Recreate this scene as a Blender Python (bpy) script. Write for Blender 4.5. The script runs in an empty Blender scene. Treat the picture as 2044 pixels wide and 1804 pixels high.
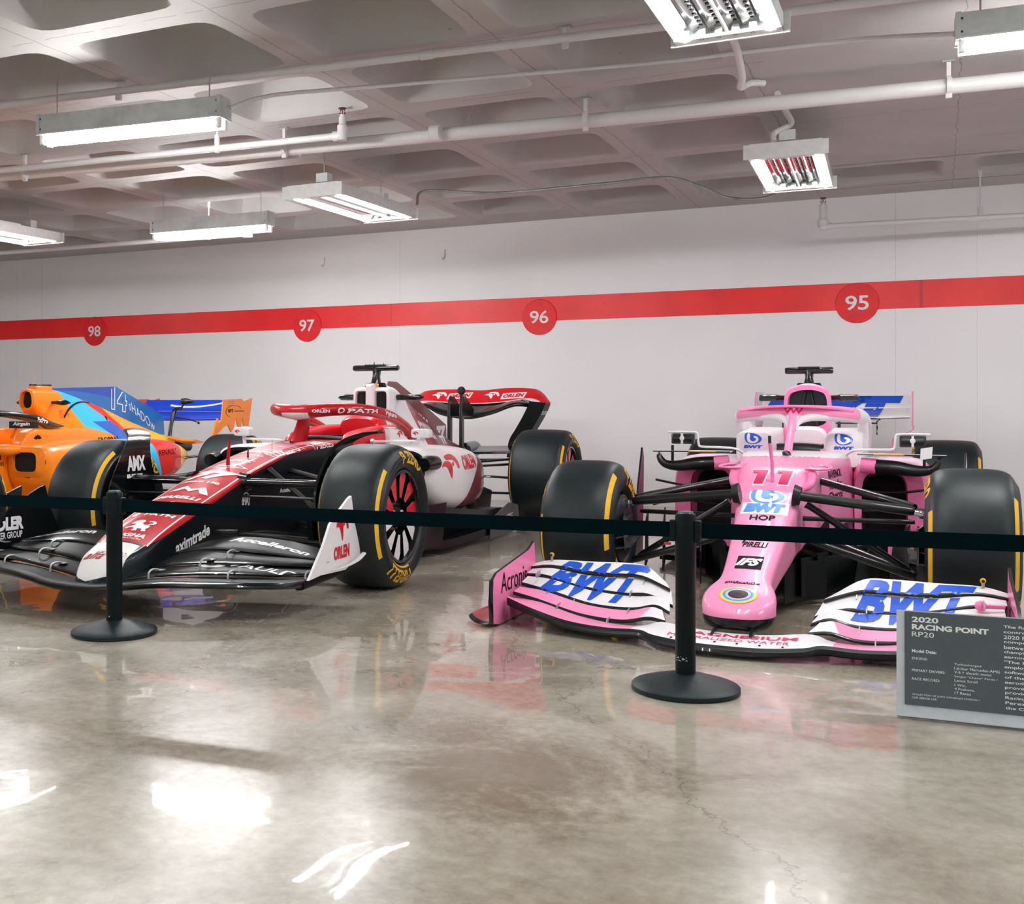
import bpy, bmesh, math, random
from mathutils import Vector, Matrix
from mathutils.bvhtree import BVHTree
from mathutils.geometry import tessellate_polygon
SC = bpy.context.scene
COL = SC.collection
random.seed(7)
PI = math.pi

# ---------------------------------------------------------------- camera, world, exposure
YAW = 0.464
cam = bpy.data.cameras.new('camera'); cam_o = bpy.data.objects.new('camera', cam); COL.objects.link(cam_o)
cam.sensor_width = 36.0
cam.lens = 36.0 * 2244.0 / 2044.0
cam.shift_x = 0.1355
cam.shift_y = -0.0457
cam.clip_start = 0.05
cam_o.location = (0, 0, 0.93)
cam_o.rotation_euler = (PI / 2, 0, YAW)
SC.camera = cam_o
w = bpy.data.worlds.new('world'); SC.world = w; w.use_nodes = True
w.node_tree.nodes['Background'].inputs[0].default_value = (0.93, 0.95, 1.0, 1)
w.node_tree.nodes['Background'].inputs[1].default_value = 0.38
SC.view_settings.view_transform = 'Standard'
SC.view_settings.look = 'None'
SC.view_settings.gamma = 1.0
SC.view_settings.exposure = 1.0
SC.cycles.max_bounces = 8
SC.cycles.diffuse_bounces = 4
SC.cycles.glossy_bounces = 4
SC.cycles.sample_clamp_indirect = 4.0
TUBE = 72.0          # radiance of a lit fluorescent tube

# ---------------------------------------------------------------- materials
def lin(h):
    h = h.lstrip('#'); c = [int(h[i:i + 2], 16) / 255 for i in (0, 2, 4)]
    return tuple((v / 12.92 if v <= .04045 else ((v + .055) / 1.055) ** 2.4) for v in c) + (1,)

class E:
    """small expression wrapper around Math nodes"""
    nt = None
    def __init__(s, sock): s.s = sock
    @staticmethod
    def op(o, *a):
        n = E.nt.nodes.new('ShaderNodeMath'); n.operation = o
        for i, v in enumerate(a):
            if isinstance(v, E): E.nt.links.new(v.s, n.inputs[i])
            else: n.inputs[i].default_value = v
        return E(n.outputs[0])
    def __add__(s, o): return E.op('ADD', s, o)
    __radd__ = __add__
    def __sub__(s, o): return E.op('SUBTRACT', s, o)
    def __rsub__(s, o): return E.op('SUBTRACT', o, s)
    def __mul__(s, o): return E.op('MULTIPLY', s, o)
    __rmul__ = __mul__
    def __truediv__(s, o): return E.op('DIVIDE', s, o)
    def __gt__(s, o): return E.op('GREATER_THAN', s, o)
    def __lt__(s, o): return E.op('LESS_THAN', s, o)
    def __and__(s, o): return E.op('MULTIPLY', s, o)
    def __or__(s, o): return E.op('MAXIMUM', s, o)
    def abs(s): return E.op('ABSOLUTE', s)
    def mod(s, o): return E.op('FLOORED_MODULO', s, o)
    def sin(s): return E.op('SINE', s)

def new_mat(name):
    m = bpy.data.materials.new(name); m.use_nodes = True
    nt = m.node_tree; b = nt.nodes['Principled BSDF']
    return m, nt, b

def coords(nt, kind='Object'):
    tc = nt.nodes.new('ShaderNodeTexCoord'); sp = nt.nodes.new('ShaderNodeSeparateXYZ')
    nt.links.new(tc.outputs[kind], sp.inputs[0])
    return tc, E(sp.outputs[0]), E(sp.outputs[1]), E(sp.outputs[2])

def noise(nt, vec, scale, detail=3, rough=.55, dist=0.0):
    n = nt.nodes.new('ShaderNodeTexNoise'); n.inputs['Scale'].default_value = scale
    n.inputs['Detail'].default_value = detail; n.inputs['Roughness'].default_value = rough
    n.inputs['Distortion'].default_value = dist
    nt.links.new(vec, n.inputs['Vector']); return n

def mixc(nt, fac, a, b, mode='MIX'):
    n = nt.nodes.new('ShaderNodeMix'); n.data_type = 'RGBA'; n.blend_type = mode
    for sock, v in ((n.inputs[0], fac), (n.inputs[6], a), (n.inputs[7], b)):
        if isinstance(v, E): nt.links.new(v.s, sock)
        elif isinstance(v, bpy.types.NodeSocket): nt.links.new(v, sock)
        else: sock.default_value = v
    return n.outputs[2]

def ramp(nt, fac, stops):
    r = nt.nodes.new('ShaderNodeValToRGB'); el = r.color_ramp.elements
    el[0].position, el[0].color = stops[0]; el[1].position, el[1].color = stops[1]
    for p, c in stops[2:]:
        e = el.new(p); e.color = c
    nt.links.new(fac.s if isinstance(fac, E) else fac, r.inputs[0]); return r.outputs[0]

def bump(nt, b, h, strength, dist=.01):
    n = nt.nodes.new('ShaderNodeBump'); n.inputs['Strength'].default_value = strength
    n.inputs['Distance'].default_value = dist
    nt.links.new(h.s if isinstance(h, E) else h, n.inputs['Height'])
    nt.links.new(n.outputs[0], b.inputs['Normal']); return n

MATS = {}
def mat(name, col, rough=.5, metal=0.0, coat=0.0, var=.04, nscale=30, bmp=0.0, emit=0.0, alpha=1.0, trans=0.0, spec=.5, layers=None):
    """plain procedural paint / plastic / metal; layers = [(mask(x, y, z), colour)] paints a livery"""
    if name in MATS: return MATS[name]
    m, nt, b = new_mat(name)
    tc, x, y, z = coords(nt); E.nt = nt
    c = lin(col)
    nz = noise(nt, tc.outputs['Object'], nscale)
    dark = tuple(v * (1 - var * 2) for v in c[:3]) + (1,)
    lite = tuple(min(1, v * (1 + var)) for v in c[:3]) + (1,)
    out = ramp(nt, nz.outputs[0], [(.3, dark), (.7, lite)])
    for fn, lc in (layers or []):
        out = mixc(nt, fn(x, y, z), out, lin(lc))
    nt.links.new(out, b.inputs['Base Color'])
    b.inputs['Roughness'].default_value = rough; b.inputs['Metallic'].default_value = metal
    b.inputs['Coat Weight'].default_value = coat; b.inputs['Coat Roughness'].default_value = .04
    b.inputs['Specular IOR Level'].default_value = spec
    b.inputs['Transmission Weight'].default_value = trans
    b.inputs['Alpha'].default_value = alpha
    if bmp: bump(nt, b, nz.outputs[0], bmp, .004)
    if emit:
        b.inputs['Emission Color'].default_value = lite; b.inputs['Emission Strength'].default_value = emit
    MATS[name] = m; return m

# ---------------------------------------------------------------- mesh builder
def cr(p0, p1, p2, p3, t):
    return tuple(.5 * ((2 * b) + (-a + c) * t + (2 * a - 5 * b + 4 * c - d) * t * t + (-a + 3 * b - 3 * c + d) * t ** 3)
                 for a, b, c, d in zip(p0, p1, p2, p3))
def smooth(pts, k=4, closed=False):
    n = len(pts); out = []
    if closed:
        for i in range(n):
            for j in range(k): out.append(cr(pts[i - 1], pts[i], pts[(i + 1) % n], pts[(i + 2) % n], j / k))
        return out
    for i in range(n - 1):
        a = pts[i - 1] if i else tuple(2 * u - v for u, v in zip(pts[0], pts[1]))
        d = pts[i + 2] if i + 2 < n else tuple(2 * u - v for u, v in zip(pts[-1], pts[-2]))
        for j in range(k): out.append(cr(a, pts[i], pts[i + 1], d, j / k))
    out.append(tuple(pts[-1])); return out

class MB:
    def __init__(s): s.v = []; s.f = []; s.m = []; s.mats = []; s._b = None
    def mi(s, m):
        if m not in s.mats: s.mats.append(m)
        return s.mats.index(m)
    def add(s, vs, fs, m):
        o = len(s.v); i = s.mi(m); s.v += [tuple(p) for p in vs]
        for f in fs: s.f.append(tuple(o + k for k in f)); s.m.append(i)
        return s
    def box(s, c, size, m, rot=None, taper=1.0):
        a, b_, d = (q / 2 for q in size)
        P = [Vector((x, y, z)) for z in (-d, d) for x, y in ((-a, -b_), (a, -b_), (a, b_), (-a, b_))]
        if taper != 1: P = [Vector((p.x * (taper if p.z > 0 else 1), p.y * (taper if p.z > 0 else 1), p.z)) for p in P]
        if rot is not None: P = [rot @ p for p in P]
        P = [p + Vector(c) for p in P]
        return s.add(P, [(3, 2, 1, 0), (4, 5, 6, 7), (0, 1, 5, 4), (1, 2, 6, 5), (2, 3, 7, 6), (3, 0, 4, 7)], m)
    def rings(s, R, m, cap=(True, True), closed=True):
        n = len(R[0]); vs = [p for r in R for p in r]; fs = []
        for i in range(len(R) - 1):
            for j in range(n if closed else n - 1):
                k = (j + 1) % n; fs.append((i * n + j, i * n + k, (i + 1) * n + k, (i + 1) * n + j))
        if closed:
            if cap[0]: fs.append(tuple(reversed(range(n))))
            if cap[1]: fs.append(tuple(range((len(R) - 1) * n, len(R) * n)))
        return s.add(vs, fs, m)
    def tube(s, pts, r, m, seg=12, k=0, flat=1.0, up=(0, 0, 1), cap=(True, True)):
        """round or flattened bar along a path; flat = height / width ratio"""
        n0 = len(pts)
        rr = list(r) if isinstance(r, (list, tuple)) else [r] * n0
        if k: 
            q = smooth([tuple(p) + (a,) for p, a in zip(pts, rr)], k); pts = [p[:3] for p in q]; rr = [p[3] for p in q]
        P = [Vector(p) for p in pts]; R = []; U = Vector(up)
        for i, p in enumerate(P):
            d = (P[min(i + 1, len(P) - 1)] - P[max(i - 1, 0)]).normalized()
            a = d.cross(U)
            if a.length < 1e-3: a = d.cross(Vector((1, 0, 0)))
            a.normalize(); b_ = a.cross(d).normalized()
            R.append([p + a * math.cos(2 * PI * j / seg) * rr[i] + b_ * math.sin(2 * PI * j / seg) * rr[i] * flat for j in range(seg)])
        return s.rings(R, m, cap)
    def lathe(s, prof, c, axis, m, seg=48, cap=(False, False), a0=0, a1=2 * PI):
        """prof = [(along axis, radius)]"""
        ax = Vector(axis).normalized(); u = ax.orthogonal().normalized()
        if abs(ax.x) > .9: u = Vector((0, 0, 1))
        w_ = ax.cross(u); R = []; full = abs(a1 - a0 - 2 * PI) < 1e-6
        n = seg if full else seg + 1
        for a, r in prof:
            R.append([Vector(c) + ax * a + (u * math.cos(a0 + (a1 - a0) * j / seg) + w_ * math.sin(a0 + (a1 - a0) * j / seg)) * r for j in range(n)])
        return s.rings(R, m, cap, closed=full)
    def prism(s, poly, m, origin=(0, 0, 0), U=(1, 0, 0), V=(0, 0, 1), th=.01, medge=None):
        """polygon in the U, V plane given real thickness"""
        U, V = Vector(U), Vector(V); N = U.cross(V).normalized(); O = Vector(origin)
        n = len(poly)
        A = [O + U * a + V * b_ - N * th / 2 for a, b_ in poly]; B = [p + N * th for p in A]
        tri = tessellate_polygon([[Vector((a, b_, 0)) for a, b_ in poly]])
        s.add(A + B, [tuple(reversed(t)) for t in tri] + [tuple(n + k for k in t) for t in tri], m)
        s.add(A + B, [(i, (i + 1) % n, n + (i + 1) % n, n + i) for i in range(n)], medge or m)
        return s
    def bvh(s):
        s._b = BVHTree.FromPolygons([Vector(p) for p in s.v], s.f, all_triangles=False); return s._b
    def decal(s, shape, m, c=None, U=None, V=None, D=(0, 1, 0), fn=None, step=.03, off=.0016, back=.6, drop=True, reach=1.5, bv=None):
        """lays a flat lettering or emblem shape onto this mesh by projecting it along D"""
        bv = bv or s._b or s.bvh()
        D0 = Vector(D).normalized()
        if fn is None:
            c, U, V = Vector(c), Vector(U), Vector(V)
            fn = lambda a, b_: (c + U * a + V * b_, D0)
        vs, fs = shape
        bm = bmesh.new(); bv_ = [bm.verts.new((a, b_, 0)) for a, b_ in vs]
        for f in fs:
            try: bm.faces.new([bv_[k] for k in f])
            except ValueError: pass
        if not bm.faces: bm.free(); return s
        bmesh.ops.triangulate(bm, faces=bm.faces[:])
        for _ in range(5):
            L = [e for e in bm.edges if (fn(*e.verts[0].co[:2])[0] - fn(*e.verts[1].co[:2])[0]).length > step]
            if not L: break
            bmesh.ops.subdivide_edges(bm, edges=L, cuts=1)
            bmesh.ops.triangulate(bm, faces=[f for f in bm.faces if len(f.verts) > 3])
        bm.verts.index_update(); P = []; ok = []
        for v_ in bm.verts:
            p, d = fn(v_.co.x, v_.co.y)
            h = bv.ray_cast(p - d * back, d, reach)
            if h[0] is None: P.append(p - d * off); ok.append(False)
            else:
                nn = h[1] if h[1].dot(d) < 0 else -h[1]
                P.append(h[0] + nn * off); ok.append(True)
        F = []
        for f in bm.faces:
            ids = [v_.index for v_ in f.verts]
            if drop and not all(ok[i] for i in ids): continue
            a, b_, c_ = (P[i] for i in ids[:3])
            L = max((a - b_).length, (b_ - c_).length, (c_ - a).length)
            if L > step * 6 + .05: continue
            _, d = fn(*f.verts[0].co[:2])
            if (b_ - a).cross(c_ - a).dot(d) > 0: ids = ids[::-1]
            F.append(ids)
        bm.free()
        return s.add(P, F, m)
    def build(s, name, parent=None, loc=(0, 0, 0), rz=0.0, angle=35, bevel=0, label=None, flat=False):
        me = bpy.data.meshes.new(name); me.from_pydata([tuple(p) for p in s.v], [], s.f)
        for m_ in s.mats: me.materials.append(m_)
        me.polygons.foreach_set('material_index', s.m)
        bm = bmesh.new(); bm.from_mesh(me); bmesh.ops.remove_doubles(bm, verts=bm.verts[:], dist=1e-6)
        bmesh.ops.recalc_face_normals(bm, faces=bm.faces[:]) if not flat else None
        bm.to_mesh(me); bm.free()
        me.shade_smooth(); me.set_sharp_from_angle(angle=math.radians(angle)); me.update()
        o = bpy.data.objects.new(name, me); COL.objects.link(o)
        o.location = loc; o.rotation_euler = (0, 0, rz)
        if parent is not None: o.parent = parent
        if bevel:
            b_ = o.modifiers.new('bevel', 'BEVEL'); b_.width = bevel; b_.segments = 2; b_.limit_method = 'ANGLE'; b_.angle_limit = math.radians(50)
            b_.harden_normals = False
        if label: o['label'] = label
        return o

def empty(name, loc=(0, 0, 0), rz=0.0, parent=None):
    o = bpy.data.objects.new(name, None); COL.objects.link(o); o.location = loc; o.rotation_euler = (0, 0, rz)
    o.empty_display_size = .1
    if parent is not None: o.parent = parent
    return o
def tag(o, label=None, cat=None, group=None, kind=None):
    if label: o['label'] = label
    if cat: o['category'] = cat
    if group: o['group'] = group
    if kind: o['kind'] = kind
    return o
def copy_tree(o, parent=None):
    c = o.copy(); COL.objects.link(c)
    if parent is not None: c.parent = parent
    for ch in [k for k in bpy.data.objects if k.parent == o]: copy_tree(ch, c)
    return c

# ---------------------------------------------------------------- lettering and flat emblem shapes
_T = {}
def text(s_, bold=0.0, shear=0.0, spacing=1.0, bb=True):
    """lettering as flat faces, normalised to a unit box centred on 0"""
    key = (s_, bold, shear, spacing)
    if key in _T: return _T[key]
    cu = bpy.data.curves.new('t', 'FONT'); cu.body = s_; cu.offset = bold; cu.shear = shear
    cu.space_character = spacing; cu.resolution_u = 3; cu.fill_mode = 'FRONT'; cu.dimensions = '2D'
    o = bpy.data.objects.new('t', cu); COL.objects.link(o)
    dg = bpy.context.evaluated_depsgraph_get(); dg.update()
    ev = o.evaluated_get(dg); me = ev.to_mesh()
    vs = [(v.co.x, v.co.y) for v in me.vertices]; fs = [tuple(p.vertices) for p in me.polygons]
    ev.to_mesh_clear(); bpy.data.objects.remove(o); bpy.data.curves.remove(cu)
    xs = [v[0] for v in vs]; ys = [v[1] for v in vs]
    x0, x1, y0, y1 = min(xs), max(xs), min(ys), max(ys)
    out = ([((a - x0) / (x1 - x0) - .5, (b_ - y0) / (y1 - y0) - .5) for a, b_ in vs], fs)
    _T[key] = out; return out
def poly(*loops):
    vs, fs = [], []
    for L in loops:
        o = len(vs); vs += [tuple(p) for p in L]
        fs += [tuple(o + k for k in t) for t in tessellate_polygon([[Vector((a, b_, 0)) for a, b_ in L]])]
    return vs, fs
def grid2(nx=6, ny=6, x0=-.5, x1=.5, y0=-.5, y1=.5):
    vs = [(x0 + (x1 - x0) * i / nx, y0 + (y1 - y0) * j / ny) for j in range(ny + 1) for i in range(nx + 1)]
    return vs, [(j * (nx + 1) + i, j * (nx + 1) + i + 1, (j + 1) * (nx + 1) + i + 1, (j + 1) * (nx + 1) + i) for j in range(ny) for i in range(nx)]
RECT = grid2(1, 1)
def ellipse(a=.5, b_=.5, cx=0, cy=0, n=32): return [(cx + a * math.cos(2 * PI * k / n), cy + b_ * math.sin(2 * PI * k / n)) for k in range(n)]
def band(r0, r1, a0, a1, n=24, cx=0, cy=0, sy=1.0):
    A = [a0 + (a1 - a0) * k / n for k in range(n + 1)]
    vs = [(cx + r * math.cos(a), cy + r * math.sin(a) * sy) for r in (r0, r1) for a in A]
    return vs, [(k, k + 1, n + 2 + k, n + 1 + k) for k in range(n)]
def merge(*S):
    vs, fs = [], []
    for a, b_ in S:
        o = len(vs); vs += a; fs += [tuple(o + k for k in f) for f in b_]
    return vs, fs
def xf(S, sx=1, sy=1, dx=0, dy=0, sh=0): return [(a * sx + dx + b_ * sh, b_ * sy + dy) for a, b_ in S[0]], S[1]
# water-drop b emblem (outer blue drop; the pale b on it is a second shape)
B_DROP = poly(smooth([(-.48, .45), (-.05, .47), (.28, .32), (.5, .02), (.4, -.3), (.1, -.48), (-.25, -.45), (-.48, -.15)], 4, True))
B_IN = poly(smooth([(-.36, .40), (-.20, .40), (-.20, -.02), (-.1, -.22), (.06, -.24), (.16, -.12), (.14, .02), (.02, .08), (.06, .2), (.24, .14), (.32, -.08), (.24, -.3), (.0, -.42), (-.24, -.36), (-.36, -.12)], 3, True))
# stylised eagle emblem of the red car's sponsor
EAGLE = merge(poly(smooth([(-.5, .02), (-.38, .22), (-.1, .24), (.06, .0), (.02, -.5), (-.08, -.34), (-.2, -.06), (-.36, .04)], 3, True)),
              poly(smooth([(-.22, .46), (.2, .5), (.42, .26), (.5, -.08), (.38, -.1), (.3, .1), (.14, .26), (-.22, .3)], 3, True)),
              poly(ellipse(.07, .09, .12, .1, 12)))
M_MARK = poly([(-.5, -.3), (-.2, .5), (.0, .0), (.28, .4), (.5, -.5), (.3, -.5), (.18, .02), (.02, -.42), (-.16, .04), (-.3, -.3)])
LION = merge(poly(smooth([(-.42, .30), (-.3, .46), (-.12, .5), (.02, .40), (.0, .2), (.12, .08), (.3, .06), (.42, -.06), (.36, -.28), (.44, -.44), (.26, -.46), (.22, -.3), (.02, -.28), (.06, -.46), (-.14, -.46), (-.12, -.26), (-.3, -.2), (-.46, -.3), (-.5, -.2), (-.3, -.04), (-.24, .12), (-.44, .14)], 3, True)),
             poly(smooth([(.3, .1), (.46, .16), (.5, .32), (.38, .44), (.2, .42), (.18, .34), (.34, .34), (.4, .24), (.26, .16)], 3, True)))
STAR = poly([((.5 if k % 2 == 0 else .2) * math.sin(PI * k / 5), (.5 if k % 2 == 0 else .2) * math.cos(PI * k / 5)) for k in range(10)])

# ---------------------------------------------------------------- the room
ZC = 2.71; WALL_Y = 10.4
def wall_material():
    m, nt, b = new_mat('white_wall'); tc, x, y, z = coords(nt); E.nt = nt
    big = noise(nt, tc.outputs['Object'], .9, 2); fine = noise(nt, tc.outputs['Object'], 60, 3)
    c = ramp(nt, big.outputs[0], [(.3, lin('#ebe9eb')), (.7, lin('#f2f0f2'))])
    seam = ((x + 9.70).abs() < .004) | ((x + .303).abs() < .0025) | (((x + 4.9).mod(5.2) < .003))
    c = mixc(nt, E.op('MULTIPLY', seam, .28), c, lin('#8b8d90'))
    nt.links.new(c, b.inputs['Base Color']); b.inputs['Roughness'].default_value = .55
    bump(nt, b, fine.outputs[0], .08, .004); return m
def ceiling_material():
    m, nt, b = new_mat('painted_concrete_ceiling'); tc, x, y, z = coords(nt); E.nt = nt
    big = noise(nt, tc.outputs['Object'], 1.3, 4); fine = noise(nt, tc.outputs['Object'], 45, 4); wob = noise(nt, tc.outputs['Object'], 7, 4)
    c = ramp(nt, big.outputs[0], [(.3, lin('#aeacaa')), (.7, lin('#bdbbb9'))])
    wv = E(wob.outputs[0]) * .03
    low = z < .004
    jx = ((x + .87 + .51 + wv).mod(1.02) - .51).abs() < .004
    jy = ((y - 4.2 + .4825 + wv).mod(.965) - .4825).abs() < .004
    brk = E(noise(nt, tc.outputs['Object'], 5, 2).outputs[0]) > .47
    seam = (jx | (jy & brk)) & low & (x < -.8)
    seam2 = low & (x > -.8) & (((x - .15 + wv * 2).abs() < .003) | (((y - 8.45 + wv).abs() < .004) & (x > .15)) | (((y - 7.55 + wv).abs() < .003) & brk))
    speck = (E(noise(nt, tc.outputs['Object'], 38, 1).outputs[0]) > .80)
    c = mixc(nt, E.op('MULTIPLY', seam | seam2 | speck, .55), c, lin('#6c6462'))
    nt.links.new(c, b.inputs['Base Color']); b.inputs['Roughness'].default_value = .6
    bump(nt, b, E(fine.outputs[0]) + E(wob.outputs[0]), .22, .006); return m
def floor_material():
    m, nt, b = new_mat('polished_concrete'); tc, x, y, z = coords(nt); E.nt = nt
    V = tc.outputs['Object']
    big = noise(nt, V, .55, 5, .6, .6); mid = noise(nt, V, 2.3, 6, .65, .8); fine = noise(nt, V, 26, 6, .7); grain = noise(nt, V, 320, 2)
    c = ramp(nt, E(big.outputs[0]) * .6 + E(mid.outputs[0]) * .4, [(.38, lin('#756a57')), (.47, lin('#9f9583')), (.60, lin('#c8c1b1')), ])
    c = mixc(nt, .22, c, ramp(nt, fine.outputs[0], [(.35, lin('#6d6255')), (.65, lin('#cdc7bb'))]), 'MIX')
    # one darker worn patch in the middle of the aisle
    px = x + 1.02; py = y - 2.72
    d = E.op("SQRT", px * px * 1.6 + py * py * 2.2)
    patch = E.op('SUBTRACT', .62, d + (E(mid.outputs[0]) - .5) * 1.3 + (E(fine.outputs[0]) - .5) * .5)
    patch = E.op('MULTIPLY', patch, 3.0); patch.s.node.use_clamp = True
    c = mixc(nt, E.op('MULTIPLY', patch, .62), c, lin('#75654f'))
    # hairline cracks
    vo = nt.nodes.new('ShaderNodeTexVoronoi'); vo.feature = 'DISTANCE_TO_EDGE'; vo.inputs['Scale'].default_value = .38
    wn = noise(nt, V, 3.0, 5, .7)
    mx = nt.nodes.new('ShaderNodeVectorMath'); mx.operation = 'MULTIPLY_ADD'
    nt.links.new(wn.outputs['Color'], mx.inputs[0]); mx.inputs[1].default_value = (.35, .35, 0); nt.links.new(V, mx.inputs[2])
    nt.links.new(mx.outputs[0], vo.inputs['Vector'])
    crack = (E(vo.outputs['Distance']) < .0012) & (E(big.outputs[0]) > .5)
    c = mixc(nt, E.op('MULTIPLY', crack, .4), c, lin('#4b433a'))
    nt.links.new(c, b.inputs['Base Color'])
    b.inputs['Roughness'].default_value = .26; b.inputs['Specular IOR Level'].default_value = .6
    rr = ramp(nt, mid.outputs[0], [(.3, (.012,) * 3 + (1,)), (.7, (.035,) * 3 + (1,))])
    b.inputs['Coat Weight'].default_value = .75; b.inputs['Coat IOR'].default_value = 1.5
    nt.links.new(rr, b.inputs['Coat Roughness'])
    bw = nt.nodes.new('ShaderNodeBump'); bw.inputs['Strength'].default_value = .5; bw.inputs['Distance'].default_value = .006
    wave = noise(nt, V, 3.4, 1.5, .35, .3)
    nt.links.new(wave.outputs[0], bw.inputs['Height']); nt.links.new(bw.outputs[0], b.inputs['Coat Normal'])
    return m

white_paint = mat('white_gloss_paint', '#dfdfe0', .35, 0, .3)
def structure(o): o['kind'] = 'structure'; return o

fl = MB(); fl.box((-4.5, 3.7, -.05), (19.0, 17.4, .1), floor_material()); structure(fl.build('floor'))
wm = wall_material()
wb = MB(); wb.box((-4.5, WALL_Y + .1, 1.6), (19.0, .2, 3.2), wm); wall = structure(wb.build('wall_back'))
wl = MB(); wl.box((-14.1, 3.7, 1.6), (.2, 17.4, 3.2), wm); structure(wl.build('wall_left'))
red_wall = mat('red_wall_paint', '#e8121c', .5, 0, .0, .05, 14)
def stripe_material():
    m, nt, b = new_mat('red_stripe_paint'); tc, x, y, z = coords(nt); E.nt = nt
    big = noise(nt, tc.outputs['Object'], 2.2, 4); sp = noise(nt, tc.outputs['Object'], 26, 2)
    c = ramp(nt, big.outputs[0], [(.35, lin('#e80c18')), (.65, lin('#f41c20'))])
    c = mixc(nt, ((E(sp.outputs[0]) > .74) | ((x + .11).abs() < .012) | ((x + 5.0).abs() < .006)) * .45, c, lin('#7c0c14'))
    nt.links.new(c, b.inputs['Base Color']); b.inputs['Roughness'].default_value = .38
    bump(nt, b, big.outputs[0], .1, .01); return m
st = MB(); st.box((-4.5, WALL_Y - .0015, 1.856), (18.9, .003, .232), stripe_material()); st.build('painted_stripe', wall)

def build_ceiling():
    m = ceiling_material(); mb = MB(); PX, PY, N = 1.02, .965, 64
    def rr(hx, hy, r, n=N):
        out = []; e = 16.0 if r < .04 else (9.0 if r < .06 else 7.0)
        for k in range(n):
            t = 2 * PI * k / n; c_, s_ = math.cos(t), math.sin(t); q = (abs(c_) ** e + abs(s_) ** e) ** (-1 / e)
            out.append((hx * c_ * q, hy * s_ * q))
        return out
    def sq(hx, hy, n=N):
        out = []
        for k in range(n):
            t = 2 * PI * k / n; c_, s_ = math.cos(t), math.sin(t); q = max(abs(c_), abs(s_))
            out.append((hx * c_ / q, hy * s_ / q))
        return out
    def pan(cx, cy, hx, hy, fx, fy):
        L = [(sq(fx, fy), 0), (rr(hx, hy, .05), 0), (rr(hx - .006, hy - .006, .05), .006), (rr(hx - .02, hy - .02, .05), .03), (rr(hx - .095, hy - .095, .08), .24), (rr(hx - .115, hy - .115, .08), .265), (rr(hx - .15, hy - .15, .08), .275)]
        R = [[(cx + a, cy + b_, z) for a, b_ in P] for P, z in L]
        mb.rings(R, m, cap=(False, True))
    xs = -.87
    for i in range(13):
        for j in range(-9, 6):
            pan(xs - PX * (i + .5), 4.2 + PY * (j + .5), PX / 2 - .10, PY / 2 - .10, PX / 2, PY / 2)
    for i in range(5):
        pan(xs + PX * (i + .5), 4.2 + PY * 5.5 - .49 + .48, PX / 2 - .10, PY / 2 - .12, PX / 2, PY / 2)
    y9 = 4.2 + PY * 5
    def slab(x0, x1, y0, y1): mb.add([(x0, y0, 0), (x1, y0, 0), (x1, y1, 0), (x0, y1, 0)], [(0, 1, 2, 3)], m)
    slab(xs, xs + PX * 5, -4.5, y9); slab(-14.13, xs + PX * 5, y9 + PY, WALL_Y)
    # closed top so that the slab has thickness
    mb.add([(-14.13, -4.5, .5), (4.23, -4.5, .5), (4.23, WALL_Y, .5), (-14.13, WALL_Y, .5)], [(0, 1, 2, 3)], m)
    structure(mb.build('ceiling', loc=(0, 0, ZC), angle=26, flat=True))
build_ceiling()

# round bay number signs on the wall
digit_white = mat('sign_white', '#ece6e8', .5)
for k, (num, x, z, where) in enumerate([('98', -8.875, 1.802, 'above the orange car'), ('97', -5.987, 1.778, 'above the nose of the red car'),
                                 ('96', -3.413, 1.778, 'above the gap between the red and pink cars'), ('95', -.599, 1.80, 'above the pink car')]):
    mb = MB(); mb.lathe([(0, .0), (0, .168), (.008, .172), (.014, .168), (.014, 0)], (x, WALL_Y - .001, z), (0, -1, 0), red_wall, 48)
    o = mb.build('number_sign')
    tag(o, 'round red bay sign reading %s, %s' % (num, where), 'sign', 'round bay number signs on the red wall stripe')
    t = MB(); t.box((x, WALL_Y - .008, z), (.3, .012, .3), red_wall)
    d = MB(); t.bvh()
    d.decal(text(num, .012, 0, .95), digit_white, (x, WALL_Y - .03, z), (.185, 0, 0), (0, 0, .125), (0, 1, 0), step=.2, off=.0028, bv=t._b)
    d.build('number', o)
hook_m = mat('hook_metal', '#c9c9c9', .4, .3)
for k, (x, z, s_) in enumerate([(-5.779, 2.442, 'high above sign 97'), (-4.401, 2.439, 'the right one of two')]):
    mb = MB(); mb.tube([(x, WALL_Y - .004, z + .05), (x, WALL_Y - .012, z - .02), (x - .01, WALL_Y - .03, z - .05), (x - .02, WALL_Y - .03, z - .03)], .005, hook_m, 8, 2)
    tag(mb.build('wall_hook'), 'small metal hook on the white wall, %s' % s_, 'hook', 'small hooks high on the back wall')

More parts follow.
